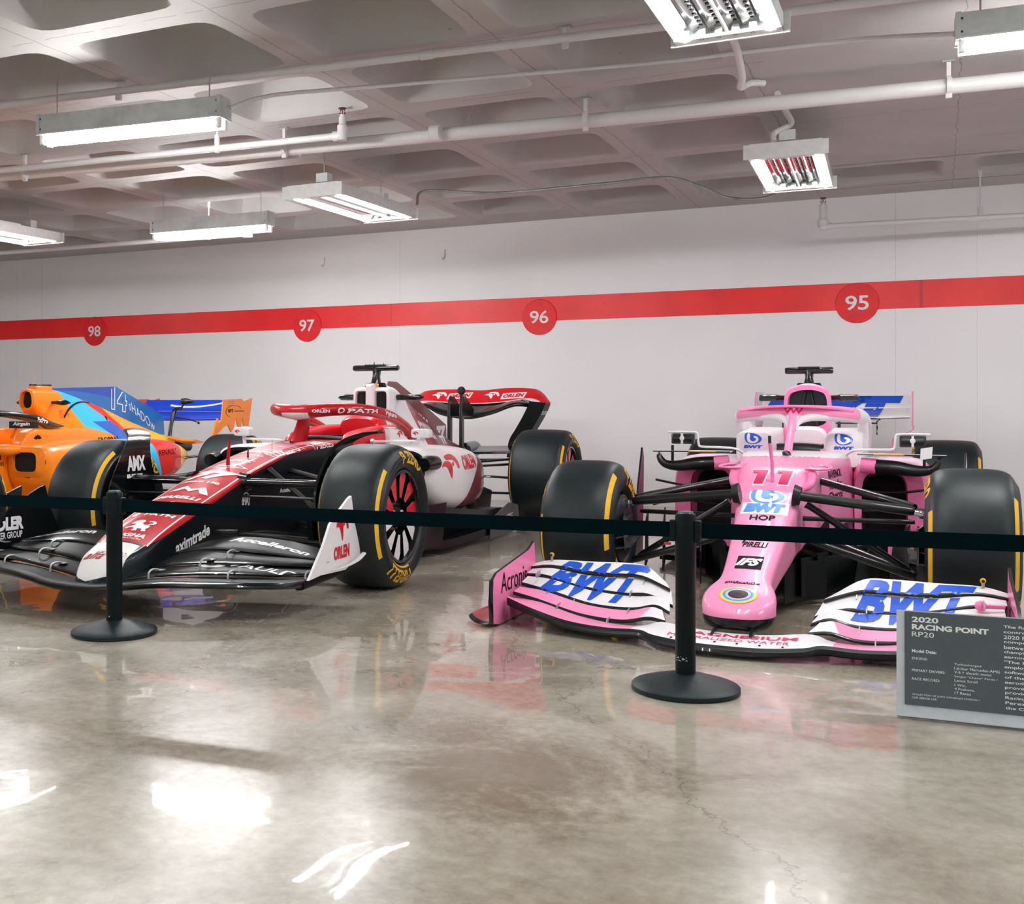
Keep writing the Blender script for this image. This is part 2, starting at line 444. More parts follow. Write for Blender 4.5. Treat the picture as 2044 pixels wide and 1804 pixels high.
# ---------------------------------------------------------------- pipes under the ceiling
pipe_m = mat('white_pipe_paint', '#d9d8d8', .4, 0, .1, .01)
steel = mat('galvanised_steel', '#b4b8b8', .38, .7, 0, .12, 12)
dark_metal = mat('dark_bracket', '#33383a', .5, .4)
def lerp(a, b_, t): return tuple(u + (v - u) * t for u, v in zip(a, b_))
def pipe(name, pts, r, label, group=None, rings_=(), straps=(), k=0, cat='pipe'):
    t = empty(name, pts[0]); tag(t, label, cat, group); o = Vector(pts[0])
    L = [tuple(Vector(p) - o) for p in pts]
    mb = MB(); mb.tube(L, r, pipe_m, 16, k); mb.build('pipe_run', t)
    a, b_ = Vector(L[0]), Vector(L[-1]); d = (b_ - a).normalized()
    for q in rings_:
        c = a.lerp(b_, q); mb = MB(); mb.tube([c - d * .035, c - d * .03, c + d * .03, c + d * .035], [r * 1.05, r * 1.22, r * 1.22, r * 1.05], pipe_m, 16); mb.build('coupling', t)
    for q in straps:
        c = a.lerp(b_, q); mb = MB(); mb.tube([c - d * .012, c + d * .012], r * 1.15, pipe_m, 16)
        top = ZC - o.z
        mb.box((c.x, c.y, (c.z + r + top) / 2), (.02, .02, max(.01, top - c.z - r)), pipe_m)
        mb.box((c.x, c.y, top - .004), (.06, .04, .008), steel); mb.box((c.x, c.y, c.z - r - .012), (.03, .02, .03), pipe_m); mb.build('strap', t)
    return t
pipe('ceiling_pipe', [(-7.2, 4.60, 2.655), (-4.85, 4.82, 2.655), (1.9, 5.45, 2.655)], .021, 'thin white pipe across the waffle ceiling, nearest the camera of the straight pipes', rings_=(.545,), straps=(.35, .62))
pipe('electrical_conduit', [(-3.27, 4.88, 2.47), (-3.12, 5.05, 2.56), (-2.7, 5.50, 2.67), (-1.31, 5.81, 2.69), (-.87, 5.84, 2.69), (-.30, 5.72, 2.64), (.07, 5.32, 2.49)], .011, 'slim white conduit running between two strip lights on the ceiling', k=3)
pipe('sprinkler_main', [(-8.5, 5.78, 2.585), (-6.04, 6.05, 2.585), (-3.31, 6.30, 2.585), (2.2, 6.72, 2.585)], .041, 'thickest white pipe, crossing the whole ceiling between the light fittings', rings_=(.54,), straps=(.255, .445, .625, .80))

def sprinkler(name, loc, r, label, up=.16):
    """elbow, riser and upright head"""
    t = empty(name, loc); tag(t, label, 'sprinkler')
    mb = MB(); mb.tube([(0, 0, .0), (0, 0, .02), (0, 0, .05), (0, 0, .055)], [r * 1.5, r * 1.5, r * 1.5, r * 1.2], pipe_m, 14)
    mb.tube([(0, 0, .05), (0, 0, up - .05)], r * 1.05, pipe_m, 14); mb.build('riser', t)
    hd = MB(); z0 = up - .06
    hd.tube([(0, 0, z0), (0, 0, z0 + .025)], r * .75, pipe_m, 12)
    for s_ in (-1, 1): hd.tube([(s_ * .008, 0, z0 + .02), (s_ * .017, 0, z0 + .035), (s_ * .013, 0, z0 + .055), (0, 0, z0 + .062)], .0035, dark_metal, 8)
    hd.lathe([(0, 0), (0, .024), (.003, .025), (.004, 0)], (0, 0, z0 + .062), (0, 0, 1), dark_metal, 16); hd.build('sprinkler_head', t)
    hb = MB(); hb.tube([(0, 0, z0 + .025), (0, 0, z0 + .058)], .004, mat('sprinkler_bulb', '#c22a2a', .2), 8); hb.build('glass_bulb', t)
    return t
def branch(pts, r, label, rods=()):
    t = empty('sprinkler_branch', pts[0]); tag(t, label, 'pipe'); o = Vector(pts[0])
    mb = MB(); mb.tube([tuple(Vector(p) - o) for p in pts], r, pipe_m, 14); e = Vector(pts[-1]) - o
    mb.tube([e + (Vector(pts[-2]) - Vector(pts[-1])).normalized() * .06, e], r * 1.4, pipe_m, 14)
    mb.lathe([(-.03, 0), (-.03, r * 1.4), (.03, r * 1.5), (.03, 0)], tuple(e), (0, 0, 1), pipe_m, 14); mb.build('pipe_run', t)
    for rx, ry, rz in rods:
        mb = MB(); mb.tube([(rx - o.x, ry - o.y, rz - o.z - r), (rx - o.x, ry - o.y, ZC - .002 - o.z)], .006, pipe_m, 8)
        mb.tube([(rx - o.x, ry - o.y, rz - o.z - r * 1.3), (rx - o.x, ry - o.y, rz - o.z + .08)], .018, pipe_m, 10)
        mb.tube([(rx - o.x, ry - o.y, ZC - .05 - o.z), (rx - o.x, ry - o.y, ZC - .002 - o.z)], .013, pipe_m, 10); mb.build('hanger_rod', t)
    return t
branch([(-8.4, 5.58, 2.55), (-5.77, 5.79, 2.55), (-3.19, 5.96, 2.55)], .021, 'short white sprinkler branch lying in front of the thick main pipe, its end turned up', [(-4.05, 5.895, 2.55)])
sprinkler('sprinkler', (-3.19, 5.96, 2.56), .021, 'upright dark-headed sprinkler on the branch above the middle of the ceiling', .15)
branch([(-10.6, 7.95, 2.4), (-8.09, 8.1, 2.4), (-5.27, 8.16, 2.4)], .02, 'white sprinkler branch low on the left, hanging beneath the strip light near the wall', [(-5.68, 8.14, 2.4)])
sprinkler('sprinkler', (-5.27, 8.16, 2.4), .018, 'sprinkler at the end of the low left branch, in front of a lit strip light', .1)
branch([(2.6, 9.86, 2.35), (.59, 9.70, 2.35), (-.80, 9.58, 2.35)], .020, 'white sprinkler branch on the right, hanging just in front of the back wall', [(.30, 9.68, 2.35)])
sprinkler('sprinkler', (-.80, 9.58, 2.35), .029, 'white upright sprinkler in front of the back wall, right of the hanging lamp', .22)
# flexible conduits
def flex(pts, r, label, ribs, mm=None):
    P = smooth(pts, 14 if ribs else 6); t = MB(); n = len(P)
    if ribs:
        Q = []; R_ = []
        L = 0; last = Vector(P[0])
        for i in range(n - 1):
            a, b_ = Vector(P[i]), Vector(P[i + 1]); m_ = max(2, int((b_ - a).length / .006))
            for j in range(m_): Q.append(a.lerp(b_, j / m_)); R_.append(r if len(Q) % 2 else r * .8)
        t.tube(Q, R_, mm or pipe_m, 8)
    else: t.tube(P, r, mm or pipe_m, 12)
    o = t.build('flexible_conduit', angle=80); tag(o, label, 'conduit'); return o
flex([(-3.58, 7.90, 2.47), (-3.55, 8.02, 2.60), (-3.12, 8.45, 2.62), (-2.29, 8.46, 2.62), (-1.81, 8.54, 2.64), (-1.61, 8.80, 2.60), (-1.42, 9.0, 2.53), (-1.12, 8.9, 2.50), (-.85, 8.12, 2.49)], .012, 'ribbed metal conduit sagging between the two hanging lamps near the back wall', True, steel)
flex([(-.78, 4.70, 2.49), (-.83, 5.4, 2.60), (-.88, 5.95, 2.60), (-.93, 6.22, 2.62), (-.90, 6.38, 2.68), (-.84, 6.45, 2.69)], .018, 'smooth white cable tube dropping from the large lamp at the top of the picture', False)
flex([(-.80, 6.70, 2.69), (-.78, 6.95, 2.64), (-.77, 7.08, 2.60), (-.86, 7.06, 2.55), (-.86, 7.02, 2.49)], .018, 'short looped white cable tube above the hanging lamp over the pink car', False)

# ---------------------------------------------------------------- fluorescent lamps
tube_m = mat('lit_tube', '#ffffff', .4, emit=TUBE, var=0)
tube_soft = tube_m
housing_m = mat('lamp_housing_enamel', '#e2e4e4', .32, .1, .3)
galv = mat('lamp_galvanised', '#cdd3d3', .35, .25, .2, .10, 9)
mirror_m = mat('reflector_mirror', '#f2f2f2', .06, 1.0, 0, 0)
socket_m = mat('lamp_socket', '#f4f4f2', .4); black_m = mat('black_plastic', '#0e1416', .4)
def strip_light(loc, rz, label, L=1.13):
    t = empty('strip_light', loc, rz); tag(t, label, 'ceiling light', 'strip lights with bare tubes')
    h = MB(); h.box((0, 0, .055), (L, .11, .11), galv); h.box((0, 0, .003), (L - .02, .13, .008), housing_m)
    for sx in (-1, 1):
        for q in (.03, .085): h.lathe([(0, 0), (0, .005), (.003, .005), (.003, 0)], (sx * (L / 2 - .02), -.055, q), (0, -1, 0), dark_metal, 8)
    h.build('housing', t)
    for sx in (-1, 1):
        e = MB(); e.box((sx * (L / 2 - .006), 0, .056), (.02, .125, .114), galv); e.build('end_plate', t)
        for sy in (-1, 1):
            s_ = MB(); s_.box((sx * (L / 2 - .02), sy * .032, -.025), (.022, .026, .05), socket_m); s_.build('tube_socket', t)
    for sy in (-1, 1):
        u = MB(); u.tube([(-L / 2 + .03, sy * .032, -.03), (L / 2 - .03, sy * .032, -.03)], .0150, tube_m, 14); u.build('fluorescent_tube', t)
    for sx in (-.42, .42):
        r = MB(); r.tube([(sx * L, 0, .11), (sx * L, 0, ZC - loc[2])], .004, steel, 8); r.build('hanger_wire', t)
    return t
def bay_light(loc, rz, label, L=1.16, W=.42, lit=(0, 5), reflect=None):
    """high bay lamp: six parabolic channels, tubes lit in the two outer ones"""
    t = empty('bay_light', loc, rz); tag(t, label, 'ceiling light', 'six-channel hanging bay lamps')
    h = MB(); h.box((0, 0, .055), (W - .02, L, .03), housing_m); h.box((0, 0, .085), (.13, .5, .05), housing_m)
    for sx in (-1, 1): h.prism([(0, 0), (.0, .07), (-sx * .02, .07), (-sx * .03, .0)], housing_m, (sx * W / 2, 0, -.012), (1, 0, 0), (0, 0, 1), L)
    h.box((0, 0, .02), (.008, L - .04, .05), housing_m); h.build('housing', t)
    for sy in (-1, 1):
        e = MB(); e.box((0, sy * L / 2, .022), (W + .05, .012, .085), housing_m)
        e.box((0, sy * (L / 2 - .035), -.01), (W, .07, .012), housing_m)
        e.build('end_plate', t)
        b_ = MB(); b_.box((0, sy * L * .36, .135), (.09, .07, .06), housing_m)
        b_.lathe([(0, 0), (0, .014), (.002, .014), (.002, 0)], (0, sy * L * .36 - sy * .035 if sy < 0 else sy * L * .36 + .035, .135), (0, sy, 0), black_m, 16); b_.build('mounting_bracket', t)
    cw = (W - .02) / 6
    for k in range(6):
        cx = -W / 2 + .01 + cw * (k + .5)
        r = MB(); R = []
        for yy in (-L / 2 + .04, L / 2 - .04):
            R.append([(cx + cw * .47 * math.sin(a), yy, .035 * math.cos(a) - .0) for a in [(-1.35 + 2.7 * j / 12) for j in range(13)]] )
        r.rings(R, mirror_m, closed=False)
        if k not in lit:
            for q in range(22):
                yy = -L / 2 + .08 + q * (L - .16) / 21; r.box((cx, yy, .0325), (.012, .018, .003), black_m)
        r.build('reflector', t)
        for sy in (-1, 1):
            s_ = MB(); s_.box((cx, sy * (L / 2 - .045), .006), (.028, .022, .04), socket_m)
            if k not in lit:
                s_.lathe([(0, .006), (0, .009), (.002, .009), (.002, .006)], (cx, sy * (L / 2 - .05), -.0145), (0, 0, -1), black_m, 12)
            s_.build('tube_socket', t)
        if k in lit:
            u = MB(); u.tube([(cx, -L / 2 + .05, -.006), (cx, L / 2 - .05, -.006)], .0145, tube_m, 14); u.build('fluorescent_tube', t)
    for sy in (-.36, .36):
        r = MB(); r.tube([(0, sy * L, .165), (0, sy * L, ZC - loc[2])], .004, steel, 8); r.build('hanger_wire', t)
    return t
bay_light((-.755, 4.18, 2.44), 0, 'large bay lamp with blue reflections, cut by the top edge of the picture')
bay_light((-.805, 7.52, 2.40), .035, 'bay lamp hanging over the pink car with warm reflections in its channels')
bay_light((-3.76, 7.20, 2.36), -.03, 'bay lamp with red streaks reflected in it, over the red car')
bay_light((-7.02, 6.95, 2.36), -.03, 'bay lamp cut by the left edge of the picture')
strip_light((-3.85, 4.80, 2.41), .10, 'strip light nearest the camera on the left, long bare tube glaring')
strip_light((-5.35, 7.70, 2.375), .03, 'strip light near the wall with rust stains on its grey housing')
strip_light((.64, 5.32, 2.445), .03, 'strip light at the right edge of the picture, its left end in view')
# the same lamps go on overhead behind and beside the camera
for k, (x, y) in enumerate([(-2.1, .2), (-4.9, .9), (-7.6, 3.4), (2.6, 3.4), (-3.2, 1.9), (2.4, 7.6), (.9, -1.6), (-10.4, 6.4)]):
    bay_light((x, y, 2.43), 0, 'bay lamp out of the picture over the open aisle')

# ---------------------------------------------------------------- stanchions, belts, information panel
stan_m = mat('black_stanchion', '#020e11', .42, 0, .0, .08, 40, .02, spec=.18)
base_m = mat('stanchion_base_rubber', '#0e1d21', .5, 0, 0, .12, 60, .05, spec=.3)
belt_m = mat('black_belt_webbing', '#02161a', .95, 0, 0, .1, 200, .1, spec=.05)
chip_m = mat('chipped_paint', '#b9bcbb', .6)
red_plastic = mat('red_clip', '#c8202a', .4)
def stanchion(x, y, label, chips):
    t = empty('stanchion', (x, y, 0)); tag(t, label, 'barrier post', 'belt barrier posts')
    b_ = MB(); b_.lathe([(0, 0), (0, .168), (.004, .172), (.016, .172), (.021, .167), (.030, .14), (.044, .09), (.054, .055), (.058, .036), (.058, 0)], (0, 0, 0), (0, 0, 1), base_m, 64); b_.build('base', t)
    p = MB(); p.lathe([(.055, 0), (.055, .0322), (.40, .0322), (.402, .0335), (.565, .0335), (.575, .031), (.577, .02), (.577, 0)], (0, 0, 0), (0, 0, 1), stan_m, 40)
    if chips:
        p.bvh()
        for k in range(16):
            a = -1.75 + random.uniform(-.75, .75); z = .105 + random.uniform(-.006, .012); s_ = random.uniform(.0015, .004)
            c = Vector((.05 * math.cos(a), .05 * math.sin(a), z)); d = Vector((-math.cos(a), -math.sin(a), 0)); u = d.cross(Vector((0, 0, 1)))
            p.decal(poly(ellipse(.5, .5, n=6)), chip_m, c, u * s_ * 2, Vector((0, 0, s_ * 1.4)), d, off=.0006)
    else:
        p.bvh(); p.decal(poly(ellipse(n=8)), chip_m, (0.0, -.05, .075), (.006, 0, 0), (0, 0, .005), (0, 1, 0), off=.0006)
    p.build('post', t)
    for s_ in (-1, 1):
        h = MB(); h.box((s_ * .039, 0, .52), (.020, .03, .07), stan_m); h.build('belt_slot', t, bevel=.003)
    cap = MB(); cap.lathe([(.577, 0), (.577, .026), (.583, .024), (.584, 0)], (0, 0, 0), (0, 0, 1), mat('post_cap', '#4a5a5f', .3, .3), 32); cap.build('cap', t)
    return t
SA, SB = (-2.994, 3.625), (-.731, 3.739)
stanchion(*SA, 'black barrier post in front of the red car nose', False)
stanchion(*SB, 'black barrier post with chipped paint, left of the pink car nose', True)
def belt(a, b_, z0, z1, sag, label, h=.050):
    mb = MB(); R = []; A, B = Vector(a + (0,)), Vector(b_ + (0,)); d = (B - A).normalized(); n = d.cross(Vector((0, 0, 1)))
    for k in range(25):
        t = k / 24; p = A.lerp(B, t); z = z0 + (z1 - z0) * t - sag * 4 * t * (1 - t); w_ = .0012
        p = p + n * .004 * math.sin(t * 7)
        R.append([p + n * w_ + Vector((0, 0, z - h / 2)), p - n * w_ + Vector((0, 0, z - h / 2)), p - n * w_ + Vector((0, 0, z + h / 2)), p + n * w_ + Vector((0, 0, z + h / 2))])
    mb.rings(R, belt_m); o = mb.build('belt'); tag(o, label, 'barrier belt', 'retractable barrier belts'); 
    return o
belt((SA[0] + .051, SA[1]), (SB[0] - .051, SB[1]), .523, .523, .004, 'black belt stretched between the two barrier posts')
belt((-5.3, 3.50), (SA[0] - .051, SA[1]), .522, .523, .002, 'black belt running left from the post by the red car')
belt((SB[0] + .051, SB[1]), (1.6, 3.93), .523, .527, .002, 'black belt running right across the pink car from the chipped post')
rc = MB(); rc.box((SB[0] - .054, SB[1] - .02, .478), (.022, .006, .008), red_plastic); r_ = rc.build('release_tab'); r_['category'] = 'clip'; r_['label'] = 'tiny red release tab under the belt at the chipped post'

def info_panel():
    th = .30; c0 = Vector((-.095, 3.70, 0)); u = Vector((math.cos(.03), math.sin(.03), 0))
    nback = Vector((-u.y, u.x, 0)); up = (Vector((0, 0, 1)) * math.cos(th) + nback * math.sin(th)).normalized()
    front = u.cross(up)  # points to viewer (-y) and up
    t = empty('information_panel', c0); tag(t, 'dark grey printed information panel leaning in a clear stand on the floor, right edge', 'sign')
    ac = mat('frosted_acrylic', '#dfe5e8', .3, 0, 0, .03, trans=.25)
    W, H = .62, .315
    s_ = MB(); s_.prism([(-.01, 0), (W, 0), (W, H), (-.01, H)], ac, (0, 0, .004), u, up, .006)
    s_.prism([(-.01, 0), (W, 0), (W, .02), (-.01, .02)], ac, tuple(-nback * .0 + Vector((0, 0, .004)) + front * .012), u, up, .012)
    s_.box(tuple(u * W / 2 + nback * .09 + Vector((0, 0, .004))), (W, .17, .006), ac)
    s_.prism([(0, 0), (.16, 0), (.085, .22), (.07, .22)], ac, tuple(Vector((0, 0, .006)) - u * .006), nback, (0, 0, 1), .005)
    s_.build('acrylic_stand', t)
    pm = mat('panel_print_grey', '#4b5558', .55); wt = mat('panel_lettering', '#eef0f0', .6)
    p = MB(); o = Vector((0, 0, .004)) + front * .0075
    p.prism([(.012, .035), (W - .01, .035), (W - .01, H - .004), (.012, H - .004)], pm, tuple(o), u, up, .003)
    bv = p.bvh()
    def line(s2, a, b_, wd, ht, bold=0.0):
        c = o + u * (a + wd / 2) + up * (b_) + front * .02
        p.decal(text(s2, bold), wt, c, u * wd, up * ht, -front, step=1.0, off=.0006)
    line('2020', .032, .288, .072, .0165, .03); line('RACING POINT', .032, .266, .205, .0165, .04); line('RP20', .032, .244, .060, .0150, .0)
    line('Model Data:', .032, .194, .066, .0095, .02); line('ENGINE:', .032, .172, .042, .0075); line('PRIMARY DRIVERS:', .032, .137, .088, .0075); line('RACE RECORD:', .032, .112, .074, .0075)
    for q, s2, wd in [(.164, 'Turbocharged', .07), (.153, '1.6-liter Mercedes-AMG', .118), (.142, 'V-6 + electric motor', .098), (.129, 'Sergio "Checo" Perez /', .112), (.118, 'Lance Stroll', .060), (.104, '1 Win,', .030), (.093, '4 Podiums,', .052), (.082, '17 Races', .042)]: line(s2, .145, q, wd, .0075)
    line('COLLECTION OF JUAN GONZALEZ MORENO /', .032, .066, .178, .006); line('CAR ARMOR USA', .032, .057, .066, .006)
    for q, s2 in enumerate(['The Racing Point RP20 sparked', 'controversy at the opening of the', '2020 Formula 1 season when rival', 'competitors noticed strong links', 'between it and the 2019 model of', 'champion Mercedes-AMG\'s W10,', 'earning the RP20 the nickname', '"The Pink Mercedes." Racing Point', 'employed advanced camera and', 'software to generate 3D models', 'of the W10, aiming to replicate its', 'aerodynamic success. The car', 'proved successful, with Perez', 'providing maiden victory for', 'Racing Point and veteran Sergio', 'Perez on its way to a 4th place in', 'the Constructors\' Championship.']):
        line(s2, .275, .284 - q * .0145, .0088 * len(s2), .0105, .01)
    p.build('printed_card', t)
info_panel()

# ================================================================ racing cars
# car frame: x = to the viewer's right, y = rearward from the front axle, z = up
GL = dict(rough=.34, coat=.28, var=.015, spec=.25)
carbon = mat('carbon_fibre', '#070e11', .36, 0, .25, .25, 150, spec=.35)
carbon_matt = mat('carbon_matt', '#0a1316', .5, 0, .1, .2, 120, spec=.35)
gloss_black = mat('gloss_black', '#04090b', .24, 0, .45, spec=.35)
void_m = mat('duct_interior', '#030607', .9, var=0)
tyre_m = mat('tyre_rubber', '#0e1a1d', .48, 0, 0, .14, 14, .06, spec=.38)
yel = mat('tyre_yellow', '#e8b51c', .5)
white_c = mat('white_bodywork', '#e4e2e4', **GL)
glass_m = mat('smoked_vane', '#3b4246', .15, 0, .6)
bronze = mat('bronze_bracket', '#b9824a', .35, .6)
chrome = mat('polished_steel', '#c9cdcf', .15, 1.0)

def stations(secs, k=4): return smooth(secs, k)
def half_ring(prof, k=3):
    """prof = right half profile, bottom centre to top centre; returned mirrored as a closed loop"""
    P = smooth(prof, k); L = [(-a, b_) for a, b_ in P[::-1]]
    return P + L[1:-1]
def boxy(hb, ht, zb, zt, r, crown=0.0):
    return [(0, zb), (hb * .5, zb), (hb - r, zb), (hb - r * .29, zb + r * .29), (hb, zb + r), ((hb + ht) / 2, (zb + zt) / 2), (ht, zt - r), (ht - r * .29, zt - r * .29), (ht - r, zt), ((ht - r) * .5, zt + crown * .8), (0, zt + crown)]
def hull(mb, secs, m, k=4, cx=0.0, cap=(True, True), seg=3):
    """secs = (y, half width bottom, half width top, z bottom, z top, corner radius, crown)"""
    R = []
    for s in stations(secs, k):
        y, hb, ht, zb, zt, r, cw = s
        r = max(.004, min(r, hb * .9, ht * .9, (zt - zb) * .45))
        R.append([(cx + a, y, b_) for a, b_ in half_ring(boxy(hb, ht, zb, zt, r, cw), seg)])
    mb.rings(R, m, cap); return mb
def pod(mb, secs, m, side=1, k=4, N=32, n=3.2, cap=(True, True)):
    """secs = (y, x inner, x outer, z bottom, z top[, tilt]) as superellipse loops"""
    R = []
    for s in stations(secs, k):
        y, x0, x1, zb, zt = s[:5]; e = 2 / n
        cx, hx, cz, hz = (x0 + x1) / 2, (x1 - x0) / 2, (zb + zt) / 2, (zt - zb) / 2
        R.append([(side * (cx + hx * math.copysign(abs(math.cos(t)) ** e, math.cos(t))), y, cz + hz * math.copysign(abs(math.sin(t)) ** e, math.sin(t))) for t in [2 * PI * j / N for j in range(N)]])
    mb.rings(R, m, cap); return mb
def wing(mb, LE, TE, m, th=.012, camber=.15, k=6, m2=None, edge=None):
    """aerofoil skin between a leading and a trailing edge (same number of points)"""
    L = smooth(LE, k); T = smooth(TE, k); R = []
    prof = [(0, 0), (.02, .5), (.10, 1.0), (.35, 1.0), (.7, .55), (1, .12), (1, -.12), (.7, -.35), (.35, -.6), (.10, -.8), (.02, -.45)]
    for a, b_ in zip(L, T):
        a, b_ = Vector(a), Vector(b_); c = b_ - a; ln = c.length; up = Vector((1, 0, 0)).cross(c)
        if up.z < 0: up = -up
        up = up.normalized() if up.length > 1e-6 else Vector((0, 0, 1))
        R.append([tuple(a + c * s + up * (t * th - camber * ln * 4 * s * (1 - s) * .5)) for s, t in prof])
    n = len(prof); o = len(mb.f)
    mb.rings(R, m)
    if m2 is not None or edge is not None:
        mi2 = mb.mi(m2 or m); mie = mb.mi(edge or m)
        for q in range(o, len(mb.f)):
            if len(mb.f[q]) == 4:
                j = (q - o) % n
                if j in (0, 1, 9, 10): mb.m[q] = mie if edge is not None else mb.m[q]
                elif j in (6, 7, 8): mb.m[q] = mi2
    return mb
def arm(mb, a, b_, r, m=None, flat=.5, r2=None):
    a, b_ = Vector(a), Vector(b_)
    mb.tube([a, a.lerp(b_, .04), a.lerp(b_, .5), a.lerp(b_, .96), b_], [r * 1.25, r, r2 or r, r2 or r, (r2 or r) * .8], m or carbon, 14, flat=flat); return mb

# ---- wheels
def tyre_mesh(R, W, rim, words=True, spin=0.0):
    mb = MB(); h = W / 2
    prof = [(-h + .035, rim), (-h + .008, rim + .012), (-h - .004, rim + .035), (-h - .010, (R + rim) / 2), (-h + .002, R - .055), (-h + .022, R - .022), (-h + .055, R - .006), (-h * .4, R), (0, R + .001),
            (h * .4, R), (h - .055, R - .006), (h - .022, R - .022), (h - .002, R - .055), (h + .010, (R + rim) / 2), (h + .004, rim + .035), (h - .008, rim + .012), (h - .035, rim)]
    mb.lathe(smooth(prof, 3), (0, 0, 0), (1, 0, 0), tyre_m, 72)
    bv = mb.bvh(); rm = (R + rim) / 2; hw = (R - rim) * .5 - .026
    for s in (-1, 1):
        def at(a, v, s=s):  # a = clockwise seen from outside, 0 at the top
            ang = a + spin; r = rm + v
            return Vector((s * (h + .05), -s * math.sin(ang) * -1 * r * (1), math.cos(ang) * r)), Vector((-s, 0, 0))
        def place(shape, a0, a1, v0, v1):
            mb.decal(shape, yel, fn=lambda u, v: at(a0 + (a1 - a0) * (u + .5), v0 + (v1 - v0) * (v + .5)), step=.02, off=.0012, back=.0, reach=.2, bv=bv)
        if words:
            for q in (0, PI):
                flip = 1
                place(text('P ZERO' if q == 0 else 'PIRELLI', .03), q - .42, q + .42, -hw * .75, hw * .85)
                place(grid2(24, 1), q + .75, q + 2.15, hw * .55, hw * 1.05)
                place(grid2(6, 1), q - .43, q + .43, -hw * 1.25, -hw * 1.05) if q else None
    return mb
def make_wheel(kind, R, W, rim, side, cover):
    """returns meshes of tyre, rim and nut for the outward side (+1 right, -1 left)"""
    t = tyre_mesh(R, W, rim, spin=.25 if side > 0 else .55)
    r = MB(); h = W / 2; s = side
    r.lathe([(s * (h - .03), rim + .004), (s * (h - .012), rim + .002), (s * (h - .012), rim - .012), (s * (h - .05), rim - .02), (s * (h - .07), rim - .03), (0, rim - .035), (-s * (h - .03), rim - .012), (-s * (h - .012), rim + .002), (-s * (h - .03), rim + .004)], (0, 0, 0), (1, 0, 0), gloss_black, 56)
    r.lathe([(s * (h - .055), .02), (s * (h - .06), .05), (s * (h - .11), rim * .55), (s * (h - .12), rim * .99)], (0, 0, 0), (1, 0, 0), carbon_matt, 56)
    if cover:
        redc = mat('rim_red', '#c81424', .3, 0, .6)
        for k in range(10):
            a = 2 * PI * k / 10 + .1; 
            up = math.cos(a) > -.15
            for (b0, b1, w0, w1) in ((.42, .99, .07, .20),):
                P = [(w * rim, q * rim) for w, q in ((-.06, .40), (.05, .40), (.14, .62), (.27, .93), (-.02, .97), (-.10, .80))]
                ca, sa = math.cos(a), math.sin(a)
                pts = [(u * ca + v * sa, -u * sa + v * ca) for u, v in P]
                r.prism(pts, redc if up else white_c, (s * (h - .045), 0, 0), (0, 1, 0), (0, 0, 1), .03, gloss_black)
        r.lathe([(s * (h - .055), 0), (s * (h - .015), .0), (s * (h - .02), .035), (s * (h - .055), .06), (s * (h - .06), rim * .42)], (0, 0, 0), (1, 0, 0), gloss_black, 40)
    else:
        for k in range(10):
            a = 2 * PI * k / 10; d = Vector((0, math.sin(a), math.cos(a)))
            r.tube([Vector((s * (h - .10), 0, 0)) + d * .04, Vector((s * (h - .06), 0, 0)) + d * rim * .6, Vector((s * (h - .035), 0, 0)) + d * rim * .98], [.016, .012, .016], gloss_black, 8)
    n = MB(); n.lathe([(s * (h - .07), .035), (s * (h - .02), .034), (s * (h - .012), .022), (s * (h - .012), 0)], (0, 0, 0), (1, 0, 0), chrome if not cover else steel, 24)
    return t, r, n
_W = {}
def wheel(car, x, y, R, W, rim, side, cover=False, name='front_wheel'):
    key = (R, W, rim, side, cover); e = empty(name, (x, y, R - .001), 0, car)
    if key not in _W:
        obs = [mb.build(nm, e) for nm, mb in zip(('tyre', 'rim', 'wheel_nut'), make_wheel(name, R, W, rim, side, cover))]; _W[key] = obs
    else:
        for o in _W[key]:
            c = o.copy(); COL.objects.link(c); c.parent = e
    return e
def tcam(car, z0, z1, y, hw, m=gloss_black, base=(.03, .06)):
    e = MB(); e.tube([(0, y, z0 - .02), (0, y, z0 + .012)], [.055, .045], m, 16, flat=1.5)
    e.tube([(0, y, z0), (0, y + .01, (z0 + z1) / 2), (0, y + .02, z1)], [.034, .024, .03], m, 14, flat=1.6)
    e.tube([(-hw, y, z1), (-hw + .01, y, z1), (hw - .01, y, z1), (hw, y, z1)], [.017, .021, .021, .017], m, 16)
    e.box((0, y - .004, z1 + .018), (hw * .9, .035, .012), m)
    return e.build('onboard_camera', car)

# ---------------------------------------------------------------- pink car
pink_m = mat('pink_bodywork', '#f192bb', layers=[
    (lambda x, y, z: (y > -.86) & (z < .104 + (y + .86) * .12) & (y < -.6), '#04090b'),
    (lambda x, y, z: (y < -.8599) & (z < .104), '#04090b'),
    (lambda x, y, z: (y > .05) & (z < .25 + (y - .05) * .22) & ((y < .62) | (z < .30)) & (y < 2.0), '#04090b'),
    (lambda x, y, z: (y > .62) & (z > .635 + (1.2 - y) * .05), '#e6e0e4')], **GL)
pink_plain = mat('pink_paint', '#ee7fb0', **GL)
pink_pale = mat('pink_white_paint', '#e9d9e2', **GL)
blue_l = mat('blue_lettering', '#1050c4', .4, 0, .15)
blue_s = mat('sky_blue_lettering', '#1a7fdc', .4, 0, .15)
hot = mat('crimson_number', '#c9045a', .45, 0, .0)
ink = mat('black_lettering', '#080c0e', .6, spec=.1)
carbon_deep = mat('carbon_underbody', '#030708', .55, 0, 0, .2, 120, spec=.15)
white_l = mat('white_lettering', '#eeecee', .35, 0, .5)
PK = empty('racing_car', (-.704, 5.507, 0), .005)
tag(PK, 'pink and white racing car numbered 11 with blue lettering, nearest the right edge', 'race car', 'parked racing cars')
SL = (0, .9, -.42)   # general direction in which markings are laid onto the nose
